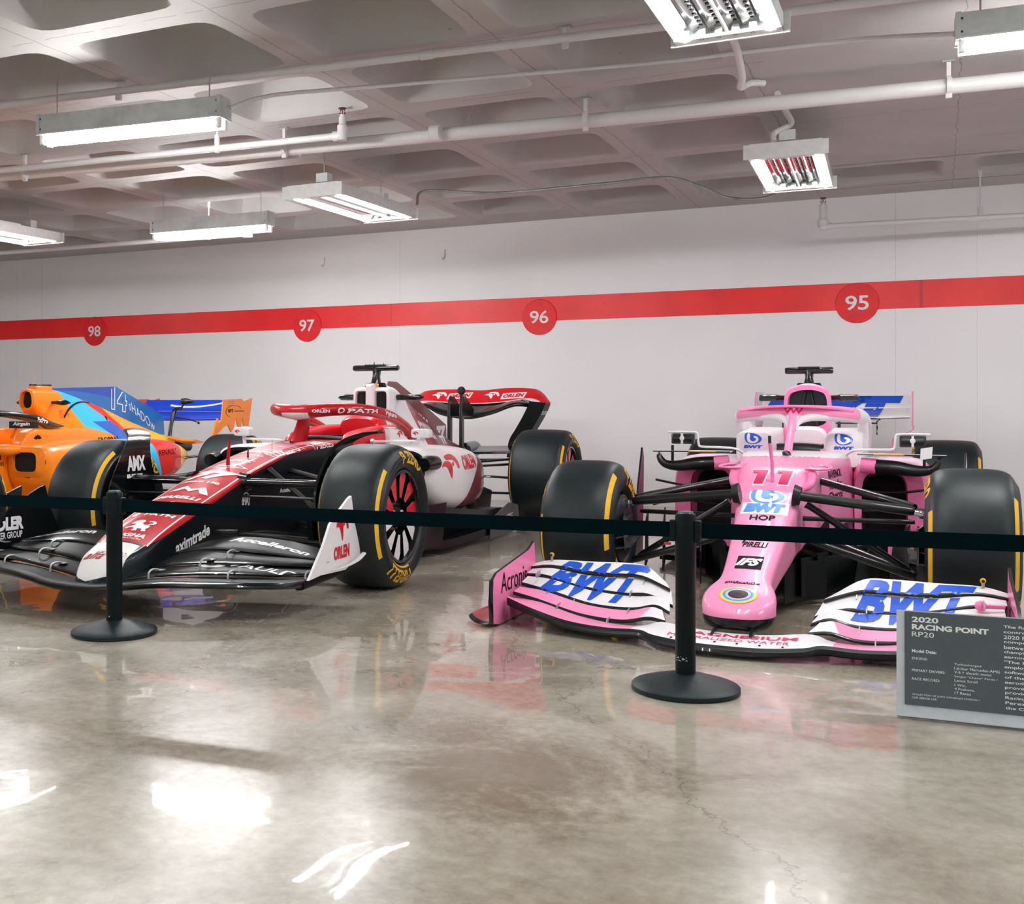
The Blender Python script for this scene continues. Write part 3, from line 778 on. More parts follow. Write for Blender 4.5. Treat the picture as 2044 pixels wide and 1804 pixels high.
def on_nose(mb, s, m, xc, yc, zc, wd, ln, slope, off=.0018, step=.03):
    U = (wd, 0, 0); V = (0, ln * math.cos(slope), ln * math.sin(slope))
    h = mb._b.ray_cast(Vector((xc, yc, 2)), Vector((0, 0, -1)))
    if h[0] is not None: zc = h[0].z
    mb.decal(s, m, (xc, yc, zc), U, V, (0, math.sin(slope), -math.cos(slope)), off=off, step=step, back=.3)
def pink_car():
    c = PK
    b = MB()
    hull(b, [(-1.0, .02, .02, .075, .098, .008, .001), (-.992, .058, .058, .062, .118, .02, .003), (-.965, .10, .10, .055, .140, .03, .005), (-.92, .128, .130, .055, .162, .03, .006), (-.86, .138, .140, .062, .184, .03, .006), (-.79, .128, .130, .078, .202, .03, .006), (-.71, .105, .108, .10, .222, .03, .005),
             (-.62, .10, .102, .12, .248, .03, .004), (-.45, .108, .108, .155, .305, .03, .003), (-.2, .125, .122, .195, .40, .035, .003), (-.02, .14, .138, .23, .475, .04, .004), (.10, .15, .148, .24, .52, .04, .006)], pink_m, 4, cap=(True, True))
    b.bvh(); sl = math.atan2(.38, 1.0)
    # round lens-like emblem on the tip
    for r_, cc in ((.5, '#f2b24a'), (.455, '#e8df6e'), (.41, '#58c7b8'), (.37, '#3f8fd6'), (.33, '#d8b8e6'), (.26, '#20202a'), (.17, '#4a1b2c'), (.10, '#141014')):
        on_nose(b, poly(ellipse(r_, r_, n=32)), mat('ring_' + cc[1:], cc, .3, 0, .8), 0, -.885, .20, .148, .135, .28, off=.0018 + (.5 - r_) * .003, step=.03)
    on_nose(b, text('#WeRaceAsOne', .03, .2), ink, .0, -.775, .24, .135, .030, .28, step=.02)
    on_nose(b, grid2(3, 3), ink, .0, -.57, .30, .105, .125, .33)
    on_nose(b, xf(text('IFS', .05), .8, .62, 0, 0, .25), pink_pale, .0, -.57, .30, .105, .12, .33, off=.004)
    on_nose(b, text('PIRELLI', .03, .25), ink, .002, -.405, .36, .105, .05, .35)
    on_nose(b, merge(poly([(-.5, -.5), (-.42, .5), (-.40, .5), (.5, .5), (.5, .28), (-.36, .28), (-.44, -.5)])), ink, .002, -.375, .37, .118, .05, .35)
    on_nose(b, text('JCB', .03), ink, 0, -.27, .41, .10, .06, .36); on_nose(b, text('HOP', .03), ink, 0, -.16, .45, .11, .05, .36)
    on_nose(b, grid2(4, 1), white_l, .0, -.075, .5, .205, .115, .40, off=.0014); on_nose(b, text('BWT', .09, .15), blue_s, 0, -.075, .5, .18, .085, .40, off=.003)
    on_nose(b, xf(B_DROP, 1.12, 1.12), white_l, 0, .035, .53, .15, .155, .42, off=.0016); on_nose(b, B_DROP, blue_s, 0, .035, .53, .15, .15, .42, off=.003); on_nose(b, B_IN, white_l, 0, .035, .53, .15, .15, .42, off=.0045)
    b.build('nose', c)
    # chassis
    b = MB()
    hull(b, [(.085, .142, .142, .235, .500, .04, .004), (.10, .146, .150, .23, .528, .045, .005), (.15, .152, .162, .225, .568, .05, .006), (.23, .165, .178, .215, .610, .05, .006), (.32, .182, .195, .20, .628, .05, .006), (.6, .225, .215, .13, .642, .05, .006), (.9, .275, .245, .07, .668, .05, .005), (1.15, .31, .275, .045, .676, .05, .002), (1.24, .32, .29, .04, .655, .05, 0), (1.32, .33, .29, .04, .60, .05, 0), (1.9, .34, .30, .04, .60, .05, 0), (2.35, .34, .26, .04, .60, .06, 0)], pink_m, 4)
    b.bvh()
    for dx in (-.056, .056):
        one = poly([(-.5, .5), (.5, .5), (.28, -.5), (-.28, -.5), (-.12, .28), (-.34, .28)])
        on_nose(b, xf(one, 1.25, 1.16), white_l, dx, .170, .58, .076, .115, .50, off=.002, step=.02); on_nose(b, one, hot, dx, .170, .58, .076, .115, .50, off=.005, step=.02)
    for k, (s_, zz) in enumerate([('RAVENOL', .555), ('Thank You', .50), ('Checo!', .445)]):
        b.decal(text(s_, .02), ink, (.45, .80, zz + .02), (0, .34 if k != 1 else .32, 0), (0, 0, .042), (-1, 0, 0), back=.1, reach=.6)
    b.decal(text('ravenol', .01), pink_plain, (0, .75, .72), (.34, 0, 0), (0, .05, .01), (0, 0, -1), back=.2); b.build('chassis', c)
    for s in (-1, 1):  # scalloped inlet ear on each side of the number
        e = MB(); e.tube([(s * .14, .13, .53), (s * .172, .16, .555), (s * .178, .22, .60), (s * .162, .30, .62), (s * .15, .45, .632)], [.014, .02, .022, .02, .006], pink_plain, 12, 4)
        e.tube([(s * .15, .22, .625), (s * .20, .20, .625), (s * .245, .22, .626), (s * .25, .34, .63), (s * .2, .42, .635)], [.010, .010, .009, .01, .01], pink_plain, 10, 3, flat=.6); e.build('inlet_lip', c)
    # pitot
    e = MB(); e.tube([(.008, .14, .55), (.006, .14, .66), (-.002, .12, .75)], [.010, .008, .008], pink_plain, 10); e.tube([(-.002, .12, .75), (-.003, .12, .785)], .0075, black_m, 10); e.build('pitot_tube', c)
    e = MB(); e.tube([(0, .80, .66), (0, .80, .674), (0, .82, .678)], [.03, .022, .008], black_m, 14); e.build('antenna_base', c)
    # halo
    e = MB(); pin = mat('halo_paint', '#e2dee1', layers=[(lambda x, y, z: (y < 1.34) & (z > .874 - x.abs() * x.abs() * .25), '#f192bb'), (lambda x, y, z: (x.abs() < .022) & (z < .89), '#f192bb')], **GL)
    path = [(-.318, 2.02, .69), (-.335, 1.85, .765), (-.345, 1.68, .825), (-.335, 1.48, .86), (-.285, 1.30, .876), (-.17, 1.215, .884), (0, 1.19, .886), (.17, 1.215, .884), (.285, 1.30, .876), (.335, 1.48, .86), (.345, 1.68, .825), (.335, 1.85, .765), (.318, 2.02, .69)]
    e.tube(path, [.045, .036, .031, .031, .031, .032, .034, .032, .031, .031, .031, .036, .045], pin, 20, 4, flat=1.35)
    e.tube([(0, .84, .655), (0, .95, .74), (0, 1.07, .82), (0, 1.17, .885)], [.022, .021, .024, .05], pin, 14, 4, flat=1.0)
    for s in (-1, 1):
        e.tube([(s * .014, 1.06, .795), (s * .030, 1.12, .838), (s * .085, 1.17, .862), (s * .18, 1.215, .866), (s * .28, 1.30, .858)], [.010, .018, .022, .024, .022], white_c, 12, 4)
        e.tube([(s * .338, 1.50, .85), (s * .335, 1.56, .77), (s * .318, 1.62, .68)], [.026, .032, .045], pin, 12, 3)
    e.bvh(); e.decal(text('VW', .06), hot, (0, 1.18, .898), (.10, 0, 0), (0, 0, .03), (0, 1, 0)); e.build('halo', c)
    e = MB(); wing(e, [(-.30, 1.26, .895), (-.16, 1.15, .915), (0, 1.12, .922), (.16, 1.15, .915), (.30, 1.26, .895)], [(-.31, 1.30, .90), (-.17, 1.20, .922), (0, 1.17, .929), (.17, 1.20, .922), (.31, 1.30, .90)], pink_plain, .007, .0); e.build('halo_visor', c)
    # cockpit: headrest, seat, windscreen strip
    for s in (-1, 1):
        e = MB(); pod(e, [(1.37, .18, .32, .58, .72), (1.385, .16, .335, .58, .755), (1.43, .145, .345, .57, .775), (1.8, .14, .345, .57, .79), (2.05, .13, .34, .57, .79), (2.12, .12, .32, .57, .77)], white_c, s, 3, 32, 7.0); e.bvh()
        cxx = s * .245; e.decal(B_DROP, blue_l, (cxx, 1.0, .735), (.095, 0, 0), (0, 0, .065), (0, 1, 0), back=.2); e.decal(B_IN, white_l, (cxx, 1.0, .735), (.095, 0, 0), (0, 0, .065), (0, 1, 0), off=.003, back=.2)
        e.decal(text('BWT', .08, .1), blue_l, (cxx, 1.0, .687), (.105, 0, 0), (0, 0, .019), (0, 1, 0), back=.2); e.build('headrest', c)
    e = MB(); pod(e, [(1.9, -.11, .11, .55, .78), (1.93, -.125, .125, .52, .80), (2.0, -.13, .13, .5, .80)], white_c, 1, 3, 32, 3.5); e.build('seat', c)
    e = MB(); e.tube([(-.10, 1.26, .674), (0, 1.24, .682), (.13, 1.26, .674)], .010, black_m, 10, 4, flat=1.6); e.build('cockpit_rim', c)
    e = MB(); e.tube([(-.13, 1.50, .69), (0, 1.5, .70), (.13, 1.50, .69)], .016, black_m, 10, 3); e.box((0, 1.5, .66), (.22, .03, .07), black_m); e.build('steering_wheel', c, bevel=.008)
    # engine cover with air inlet
    b = MB(); cover_m = mat('pink_cover', '#f192bb', layers=[(lambda x, y, z: (y > 2.02 + (z - .9) * .5), '#e6e0e4'), (lambda x, y, z: (z > .70 + (y - 2.2) * -.12) & (z < .86 + (y - 2.2) * -.2) & (y > 2.25), '#f192bb')], **GL)
    hull(b, [(1.935, .136, .132, .62, 1.045, .075, .010), (1.96, .142, .136, .60, 1.055, .08, .010), (2.1, .16, .125, .56, 1.055, .09, .008), (2.4, .21, .095, .5, 1.0, .09, .004), (2.8, .235, .06, .42, .88, .10, .004), (3.2, .21, .045, .33, .74, .09, .004), (3.6, .15, .04, .26, .6, .06, .004), (4.0, .09, .03, .2, .48, .04, .0)], cover_m, 4, cap=(False, True))
    outer = half_ring(boxy(.136, .132, .62, 1.045, .075, .010)); inner = half_ring(boxy(.118, .113, .80, 1.018, .055, .008))
    b.rings([[(a, 1.935, z) for a, z in outer], [(a, 1.928, z) for a, z in inner], [(a * .95, 2.03, z) for a, z in inner]], pink_plain, cap=(False, False))
    b.rings([[(a * .96, 1.99, z) for a, z in inner], [(a * .94, 2.03, z) for a, z in inner]], carbon, cap=(True, True))
    for s in (-1, 1): b.tube([(s * .012, 1.975, 1.03), (s * .06, 1.97, .80)], .010, carbon, 8)
    b.build('engine_cover', c)
    b = MB(); b.prism([(2.15, 1.0), (2.45, 1.07), (3.3, .98), (3.75, .76), (3.75, .55), (2.6, .80)], white_c, (0, 0, 0), (0, 1, 0), (0, 0, 1), .012); b.build('shark_fin', c, bevel=.004)
    tcam(c, 1.058, 1.148, 2.05, .142)
    for s in (-1, 1):
        e = MB(); e.tube([(s * .12, 2.02, .975), (s * .17, 2.0, .976), (s * .19, 1.98, .976), (s * .283, 1.98, .976), (s * .288, 1.98, .976)], [.016, .016, .021, .021, .017], gloss_black, 14); e.build('camera_pod', c)
    # sidepods
    for s in (-1, 1):
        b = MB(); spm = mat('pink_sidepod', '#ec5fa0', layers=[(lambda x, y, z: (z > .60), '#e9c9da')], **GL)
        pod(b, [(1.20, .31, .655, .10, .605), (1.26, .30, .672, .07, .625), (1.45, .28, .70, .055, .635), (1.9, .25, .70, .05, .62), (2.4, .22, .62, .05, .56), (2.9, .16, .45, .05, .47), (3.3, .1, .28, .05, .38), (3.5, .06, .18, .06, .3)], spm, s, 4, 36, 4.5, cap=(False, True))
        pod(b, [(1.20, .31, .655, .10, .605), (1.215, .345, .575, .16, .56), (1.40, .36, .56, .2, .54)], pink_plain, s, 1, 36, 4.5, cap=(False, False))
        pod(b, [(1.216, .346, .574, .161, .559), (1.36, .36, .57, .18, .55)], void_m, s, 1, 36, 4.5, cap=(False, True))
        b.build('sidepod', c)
        e = MB(); e.tube([(s * .345, 1.12, .605), (s * .42, 1.12, .600)], .044, pink_plain, 16, flat=.95); e.build('impact_fairing', c)
        e = MB(); e.tube([(s * .42, 1.12, .600), (s * .52, 1.10, .595), (s * .62, 1.08, .582), (s * .69, 1.07, .592), (s * .722, 1.07, .628), (s * .725, 1.07, .662)], [.044, .042, .034, .026, .020, .012], carbon, 16, 4, flat=.9)
        wing(e, [(s * .33, 1.08, .664), (s * .5, 1.07, .664), (s * .76, 1.06, .662)], [(s * .33, 1.2, .668), (s * .5, 1.2, .668), (s * .76, 1.18, .664)], white_c, .004, 0, edge=carbon)
        e.tube([(s * .41, 1.075, .6655), (s * .56, 1.07, .6655)], .004, mat('orange_pinstripe', '#e79a3a', .4), 8)
        e.tube([(s * .655, 1.10, .60), (s * .655, 1.10, .70)], .008, carbon, 8); e.build('inlet_wing', c)
        if s > 0:
            e = MB(); e.prism([(-.025, -.03), (.03, -.02), (.035, .04), (-.022, .03)], white_c, (.66, 1.05, .672), (1, .1, 0), (0, 0, 1), .002); e.build('paper_tag', c)
        # mirror
        e = empty('mirror', (s * .6, 1.12, .74), 0, c)
        q = MB(); q.tube([(-s * .0 - .058, 0, -.004), (.058, 0, -.004)], .029, black_m, 16); q.box((0, .012, -.004), (.128, .05, .060), black_m); q.build('mirror_housing', e, bevel=.006)
        q = MB(); q.box((0, -.030, -.002), (.012, .008, .06), white_c); q.lathe([(0, 0), (0, .014), (.006, .012), (.006, 0)], (0, -.03, 0), (0, -1, 0), white_c, 16)
        q.tube([(s * .085, 0, .034), (-s * .06, 0, .034), (-s * .082, 0, .02), (-s * .088, 0, -.03), (-s * .105, 0, -.048), (-s * .2, 0, -.05), (-s * .29, .02, -.058), (-s * .34, .05, -.09)], .0085, white_c, 10, 3, flat=.8); q.build('mirror_stalk', e)
        # bargeboards
        e = MB(); mauve = mat('vane_pink_mauve', '#8a4a6e', .3, 0, .6)
        e.prism([(.80, .05), (1.18, .05), (1.22, .62), (1.17, .68), (1.0, .45), (.9, .2)], mauve, (s * .755, 0, 0), (s * .08, 1, 0), (0, 0, 1), .010, carbon)
        for k, (x0, y0, y1, h0, h1) in enumerate([(.40, .55, 1.0, .22, .30), (.50, .65, 1.05, .26, .34), (.60, .75, 1.1, .28, .32), (.30, .3, .8, .18, .24)]):
            e.prism([(y0, .03), (y1, .03), (y1 + .04, h1), (y0 + .1, h0)], carbon_deep, (s * x0, 0, 0), (s * .18, 1, 0), (0, 0, 1), .007)
        e.tube([(s * .74, 1.0, .36), (s * .6, .95, .40), (s * .46, 1.1, .37), (s * .36, 1.2, .35)], .012, carbon, 10, 3, flat=.5)
        e.tube([(s * .74, 1.05, .50), (s * .6, 1.05, .475), (s * .5, 1.12, .46), (s * .35, 1.25, .46)], .014, carbon, 10, 3, flat=.5); e.build('bargeboard', c)
    b = MB(); b.prism([(-.16, .62), (.16, .62), (.3, 1.0), (.74, 1.15), (.76, 3.1), (.45, 3.5), (-.45, 3.5), (-.76, 3.1), (-.74, 1.15), (-.3, 1.0)], carbon_deep, (0, 0, .042), (1, 0, 0), (0, 1, 0), .03); 
    for s in (-1, 1):  # turning vanes under the nose
        for k in range(4):
            P = [(s * (.10 + .05 * k), -.25 + .22 * k, .10), (s * (.13 + .06 * k), -.02 + .24 * k, .08), (s * (.24 + .08 * k), .18 + .26 * k, .07)]
            b.rings([[(p[0], p[1], p[2] - .05), (p[0] + .005, p[1], p[2] - .05), (p[0] + .005, p[1], p[2] + .12), (p[0], p[1], p[2] + .13)] for p in smooth(P, 4)], carbon_deep)
    b.build('underfloor', c)
    # front wing
    f = empty('front_wing', (0, -1.05, .05), 0, c); O = Vector((0, -1.05, .05))
    def L(P): return [tuple(Vector(p) - O) for p in P]
    wm_ = mat('wing_white_pink', '#e9e6ea', layers=[(lambda x, y, z: x.abs() > .365, '#f192bb')], **GL)
    wm1 = mat('wing_white_pink_flap', '#e9e6ea', layers=[(lambda x, y, z: x.abs() > .40 - y * .25, '#f192bb')], **GL)
    b = MB(); LEm = [(.93, -.98, .095), (.80, -1.06, .07), (.63, -1.12, .042), (.46, -1.15, .035), (.33, -1.17, .042), (.27, -1.20, .030), (.14, -1.24, .024), (0, -1.25, .023)]; TEm = [(.93, -.93, .105), (.80, -.93, .095), (.63, -.95, .055), (.46, -.96, .035), (.35, -.97, .042), (.28, -.97, .062), (.14, -1.0, .052), (0, -1.01, .048)]
    LEm = LEm + [(-x, y, z) for x, y, z in LEm[-2::-1]]; TEm = TEm + [(-x, y, z) for x, y, z in TEm[-2::-1]]
    wing(b, L(LEm), L(TEm), wm_, .020, .02, 4, carbon, carbon); b.bvh()
    b.decal(text('MAGNESIUM', .02), hot, (.02, -.02, .2), (.44, 0, 0), (0, .055, 0), (0, 0, -1), back=.1); b.decal(text('MINERALIZED WATER', .0), hot, (.0, -.095, .2), (.44, 0, 0), (0, .045, 0), (0, 0, -1), back=.1)
    for k in range(6): b.decal(poly(ellipse(n=8)), ink, (-.2 + .08 * k, -.14, .2), (.01, 0, 0), (0, .02, 0), (0, 0, -1), back=.1)
    b.build('main_plane', f)
    for s in (-1, 1):
        fl = [([(.93, -.90, .118), (.81, -.93, .098), (.62, -.95, .055), (.45, -.96, .045), (.34, -.96, .066), (.265, -.975, .060)], [(.93, -.81, .135), (.80, -.81, .122), (.62, -.83, .085), (.45, -.84, .078), (.36, -.84, .098), (.30, -.87, .092)], wm1),
              ([(.93, -.79, .142), (.78, -.82, .118), (.60, -.84, .080), (.43, -.85, .078), (.335, -.85, .098), (.268, -.88, .080)], [(.93, -.70, .166), (.80, -.71, .160), (.62, -.73, .128), (.44, -.74, .118), (.36, -.74, .128), (.29, -.77, .108)], white_c),
              ([(.94, -.69, .168), (.84, -.71, .168), (.68, -.73, .134), (.50, -.74, .118), (.385, -.745, .122), (.272, -.79, .090)], [(.94, -.61, .186), (.84, -.62, .196), (.68, -.63, .178), (.50, -.64, .178), (.40, -.64, .178), (.30, -.69, .145)], white_c),
              ([(.95, -.60, .186), (.84, -.62, .202), (.65, -.64, .186), (.53, -.65, .186), (.43, -.655, .184), (.30, -.71, .148)], [(.97, -.53, .196), (.86, -.53, .222), (.70, -.53, .224), (.55, -.53, .228), (.44, -.54, .222), (.335, -.62, .168)], white_c)]
        for k, (le, te, m_) in enumerate(fl):
            b = MB(); wing(b, L([(s * x, y, z) for x, y, z in le]), L([(s * x, y, z) for x, y, z in te]), m_, .009, .06, 5, carbon if k < 2 else None, carbon); bv = b.bvh()
            if k in (1, 2, 3):
                b.decal(text('BWT', .045, .45), blue_l, (s * .625, .375, .10), (.44, 0, 0), (0, .235, .19), (0, .55, -1), back=.5, step=.018, bv=bv)
            b.build('flap', f, angle=30)
        e = MB(); ep = [(-.04, -.03), (.03, -.045), (.52, -.045), (.53, .09), (.50, .255), (.42, .225), (.0, .175), (-.05, .15)]
        e.prism(ep, pink_plain, (s * .955, 0, 0), (0, 1, 0), (0, 0, 1), .012, carbon); bv = e.bvh()
        e.decal(text('Acronis', .0), ink, (s * .93, .22, .125), (0, s * -.34, 0) if s > 0 else (0, .34, 0), (0, 0, .085), (s, 0, 0), back=.1, reach=.3)
        e.tube([(s * .955, -.05, -.03), (s * .955, -.06, .06), (s * .955, -.05, .152)], .010, carbon, 10)
        wing(e, [(s * .955, -.03, -.035), (s * 1.02, -.03, -.038), (s * 1.06, -.02, -.022), (s * 1.075, .0, -.012)], [(s * .955, .46, -.035), (s * 1.02, .46, -.038), (s * 1.06, .42, -.022), (s * 1.075, .4, -.012)], mat('footplate_red', '#b3354a', .3, 0, .7), .006, 0, edge=carbon)
        e.build('endplate', f)
        for k, (x, y, z) in enumerate([(.86, .26, .135), (.42, .38, .115), (.46, .30, .075), (.72, .10, .03), (.60, .11, .0), (.80, .21, .06), (.68, .22, .04), (.44, .17, .02), (.50, .07, -.005)]):
            q = MB(); q.prism([(0, -.01), (.05, -.004), (.05, .018), (.0, .014), (-.012, .0)], steel, (s * x, y, z), (0, 1, 0), (0, 0, 1), .004); q.build('slot_bracket', f)
        q = MB(); q.lathe([(-.008, 0), (-.006, .009), (.0, .011), (.008, .008), (.02, .003), (.024, 0)], (s * .865, .50, .198), (0, 1, 0), yel, 20); q.tube([(s * .865, .50, .17), (s * .865, .50, .19)], .006, steel, 8)
        q.tube([(s * .865, .488, .198), (s * .865, .482, .198)], .006, black_m, 10); q.build('wing_sensor', f)
        if s > 0:
            q = MB(); q.tube([(.93, .32, .13), (.86, .31, .13)], .008, pink_plain, 10); q.lathe([(-.022, 0), (-.015, .015), (0, .021), (.015, .015), (.022, 0)], (.85, .31, .13), (1, 0, 0), pink_plain, 18); q.build('pink_knob', f)
    b = MB()
    for s in (-1, 1):
        b.rings([[(s * .062 + dx, y0, z) for y0, z, dx in ((-.93, .085, -.006), (-.62, .13, -.006), (-.62, .13, .006), (-.93, .085, .006))], [(s * .075 + dx, y0, z) for y0, z, dx in ((-1.12, .04, -.006), (-.86, .05, -.006), (-.86, .05, .006), (-1.12, .04, .006))]], carbon)
    b.build('nose_pylon', c)
    # suspension
    for s in (-1, 1):
        for a, b_, r in [((s * .13, -.02, .515), (s * .62, -.01, .462), .036), ((s * .19, .42, .56), (s * .62, .05, .475), .022), ((s * .17, .02, .475), (s * .60, .03, .19), .020), ((s * .14, -.08, .335), (s * .62, -.02, .175), .022), ((s * .2, .42, .28), (s * .62, .04, .175), .02), ((s * .14, .1, .40), (s * .62, .14, .40), .014)]:
            e = MB(); arm(e, a, b_, r, carbon, .62 if r > .03 else .8); 
            if r > .03: e.tube([(s * .118, -.02, .517), (s * .15, -.02, .512)], [.056, .046], carbon_matt, 16, flat=.9)
            e.build('suspension_arm', c)
        e = MB(); e.tube([(s * .62, -.01, .455), (s * .655, -.01, .448)], .014, chrome, 12); e.tube([(s * .64, -.02, .45), (s * .665, -.02, .448)], .018, chrome, 12)
        e.prism([(-.06, .36), (.06, .36), (.06, .44), (.02, .47), (-.04, .47)], bronze, (s * .672, 0, 0), (0, 1, 0), (0, 0, 1), .02); e.build('upright', c)
        e = MB(); e.lathe([(s * -.02, .0), (s * -.02, .13), (s * .0, .165), (s * .06, .17)], (s * .675, 0, .327), (1, 0, 0), carbon_matt, 40)
        e.rings([[(s * .63 + dx, -.17 - .02 * math.sin(t * 3), .30 + .10 * t) for dx in (0, .008)] + [(s * .66 + dx, -.02, .30 + .11 * t) for dx in (.008, 0)] for t in (-.6, -.2, .2, .6, 1.0)], glass_m)
        for k in range(3): e.rings([[(s * (.60 + .02 * k), -.14, .25 + .05 * k), (s * .67, -.16, .24 + .05 * k), (s * .67, .04, .28 + .05 * k), (s * (.59 + .02 * k), .02, .29 + .05 * k)], [(s * (.60 + .02 * k), -.14, .255 + .05 * k), (s * .67, -.16, .245 + .05 * k), (s * .67, .04, .285 + .05 * k), (s * (.59 + .02 * k), .02, .295 + .05 * k)]], glass_m)
        e.build('brake_duct', c)
        for a, b_ in [((s * .12, 3.3, .42), (s * .58, 3.6, .47)), ((s * .12, 3.75, .40), (s * .58, 3.62, .45)), ((s * .12, 3.3, .2), (s * .58, 3.6, .17)), ((s * .1, 3.65, .30), (s * .58, 3.65, .30))]:
            e = MB(); arm(e, a, b_, .018); e.build('rear_suspension_arm', c)
    wheel(c, -.84, 0, .328, .34, .17, -1); wheel(c, .84, 0, .328, .34, .17, 1)
    wheel(c, -.79, 3.6, .339, .43, .17, -1, name='rear_wheel'); wheel(c, .79, 3.6, .339, .43, .17, 1, name='rear_wheel')
    # rear wing
    f = empty('rear_wing', (0, 4.1, .85), 0, c)
    b = MB(); wing(b, [(-.55, .02, .055), (0, .02, .055), (.55, .02, .055)], [(-.55, .14, .155), (0, .14, .155), (.55, .14, .155)], white_c, .012, .12, 4); bv = b.bvh()
    b.build('rear_flap', f)
    e = MB(); wing(e, [(-.55, -.20, -.01), (0, -.20, -.03), (.55, -.20, -.01)], [(-.55, .03, .045), (0, .03, .045), (.55, .03, .045)], white_c, .016, .10, 4, pink_plain); e.bvh()
    both = MB(); both.v = b.v + e.v; both.f = b.f + [tuple(k + len(b.v) for k in q) for q in e.f]; both.m = [0] * len(both.f); both.mats = [white_c]
    lt = MB(); lt.mats = []; lt.decal(text('BWT', .12, .2), blue_l, (-.02, -.4, .07), (1.04, 0, 0), (0, 0, .165), (0, 1, 0), back=.0, bv=both.bvh(), step=.02, off=.003)
    e.add(lt.v, lt.f, blue_l); e.build('rear_main_plane', f)
    for s in (-1, 1):
        e = MB(); e.prism([(-.22, -.08), (.2, -.08), (.26, .10), (.26, .19), (-.16, .185), (-.22, .12)], white_c, (s * .565, 0, 0), (0, 1, 0), (0, 0, 1), .01, pink_plain)
        P = smooth([(.565, -.08), (.56, -.11), (.50, -.14), (.435, -.17), (.42, -.22), (.42, -.45)], 3)
        e.rings([[(s * a, -.12, z), (s * (a + .008), -.12, z), (s * (a + .008), .2, z), (s * a, .2, z)] for a, z in P], pink_plain); e.build('rear_endplate', f)
    e = MB()
    for s in (-1, 1): e.tube([(s * .05, -.2, -.45), (s * .05, -.15, -.1), (s * .05, -.12, .05)], .012, carbon, 8, flat=2)
    e.build('wing_pylon', f)
    e = MB()  # T-wing
    for z in (-.02, -.055):
        e.tube([(-.33, -.45, z - .12), (-.33, -.45, z - .02), (-.31, -.45, z), (.31, -.45, z), (.33, -.45, z - .02), (.33, -.45, z - .12)] if z > -.03 else [(-.33, -.45, z), (.33, -.45, z)], .006, carbon, 8, 2)
    e.build('t_wing', f)
pink_car()

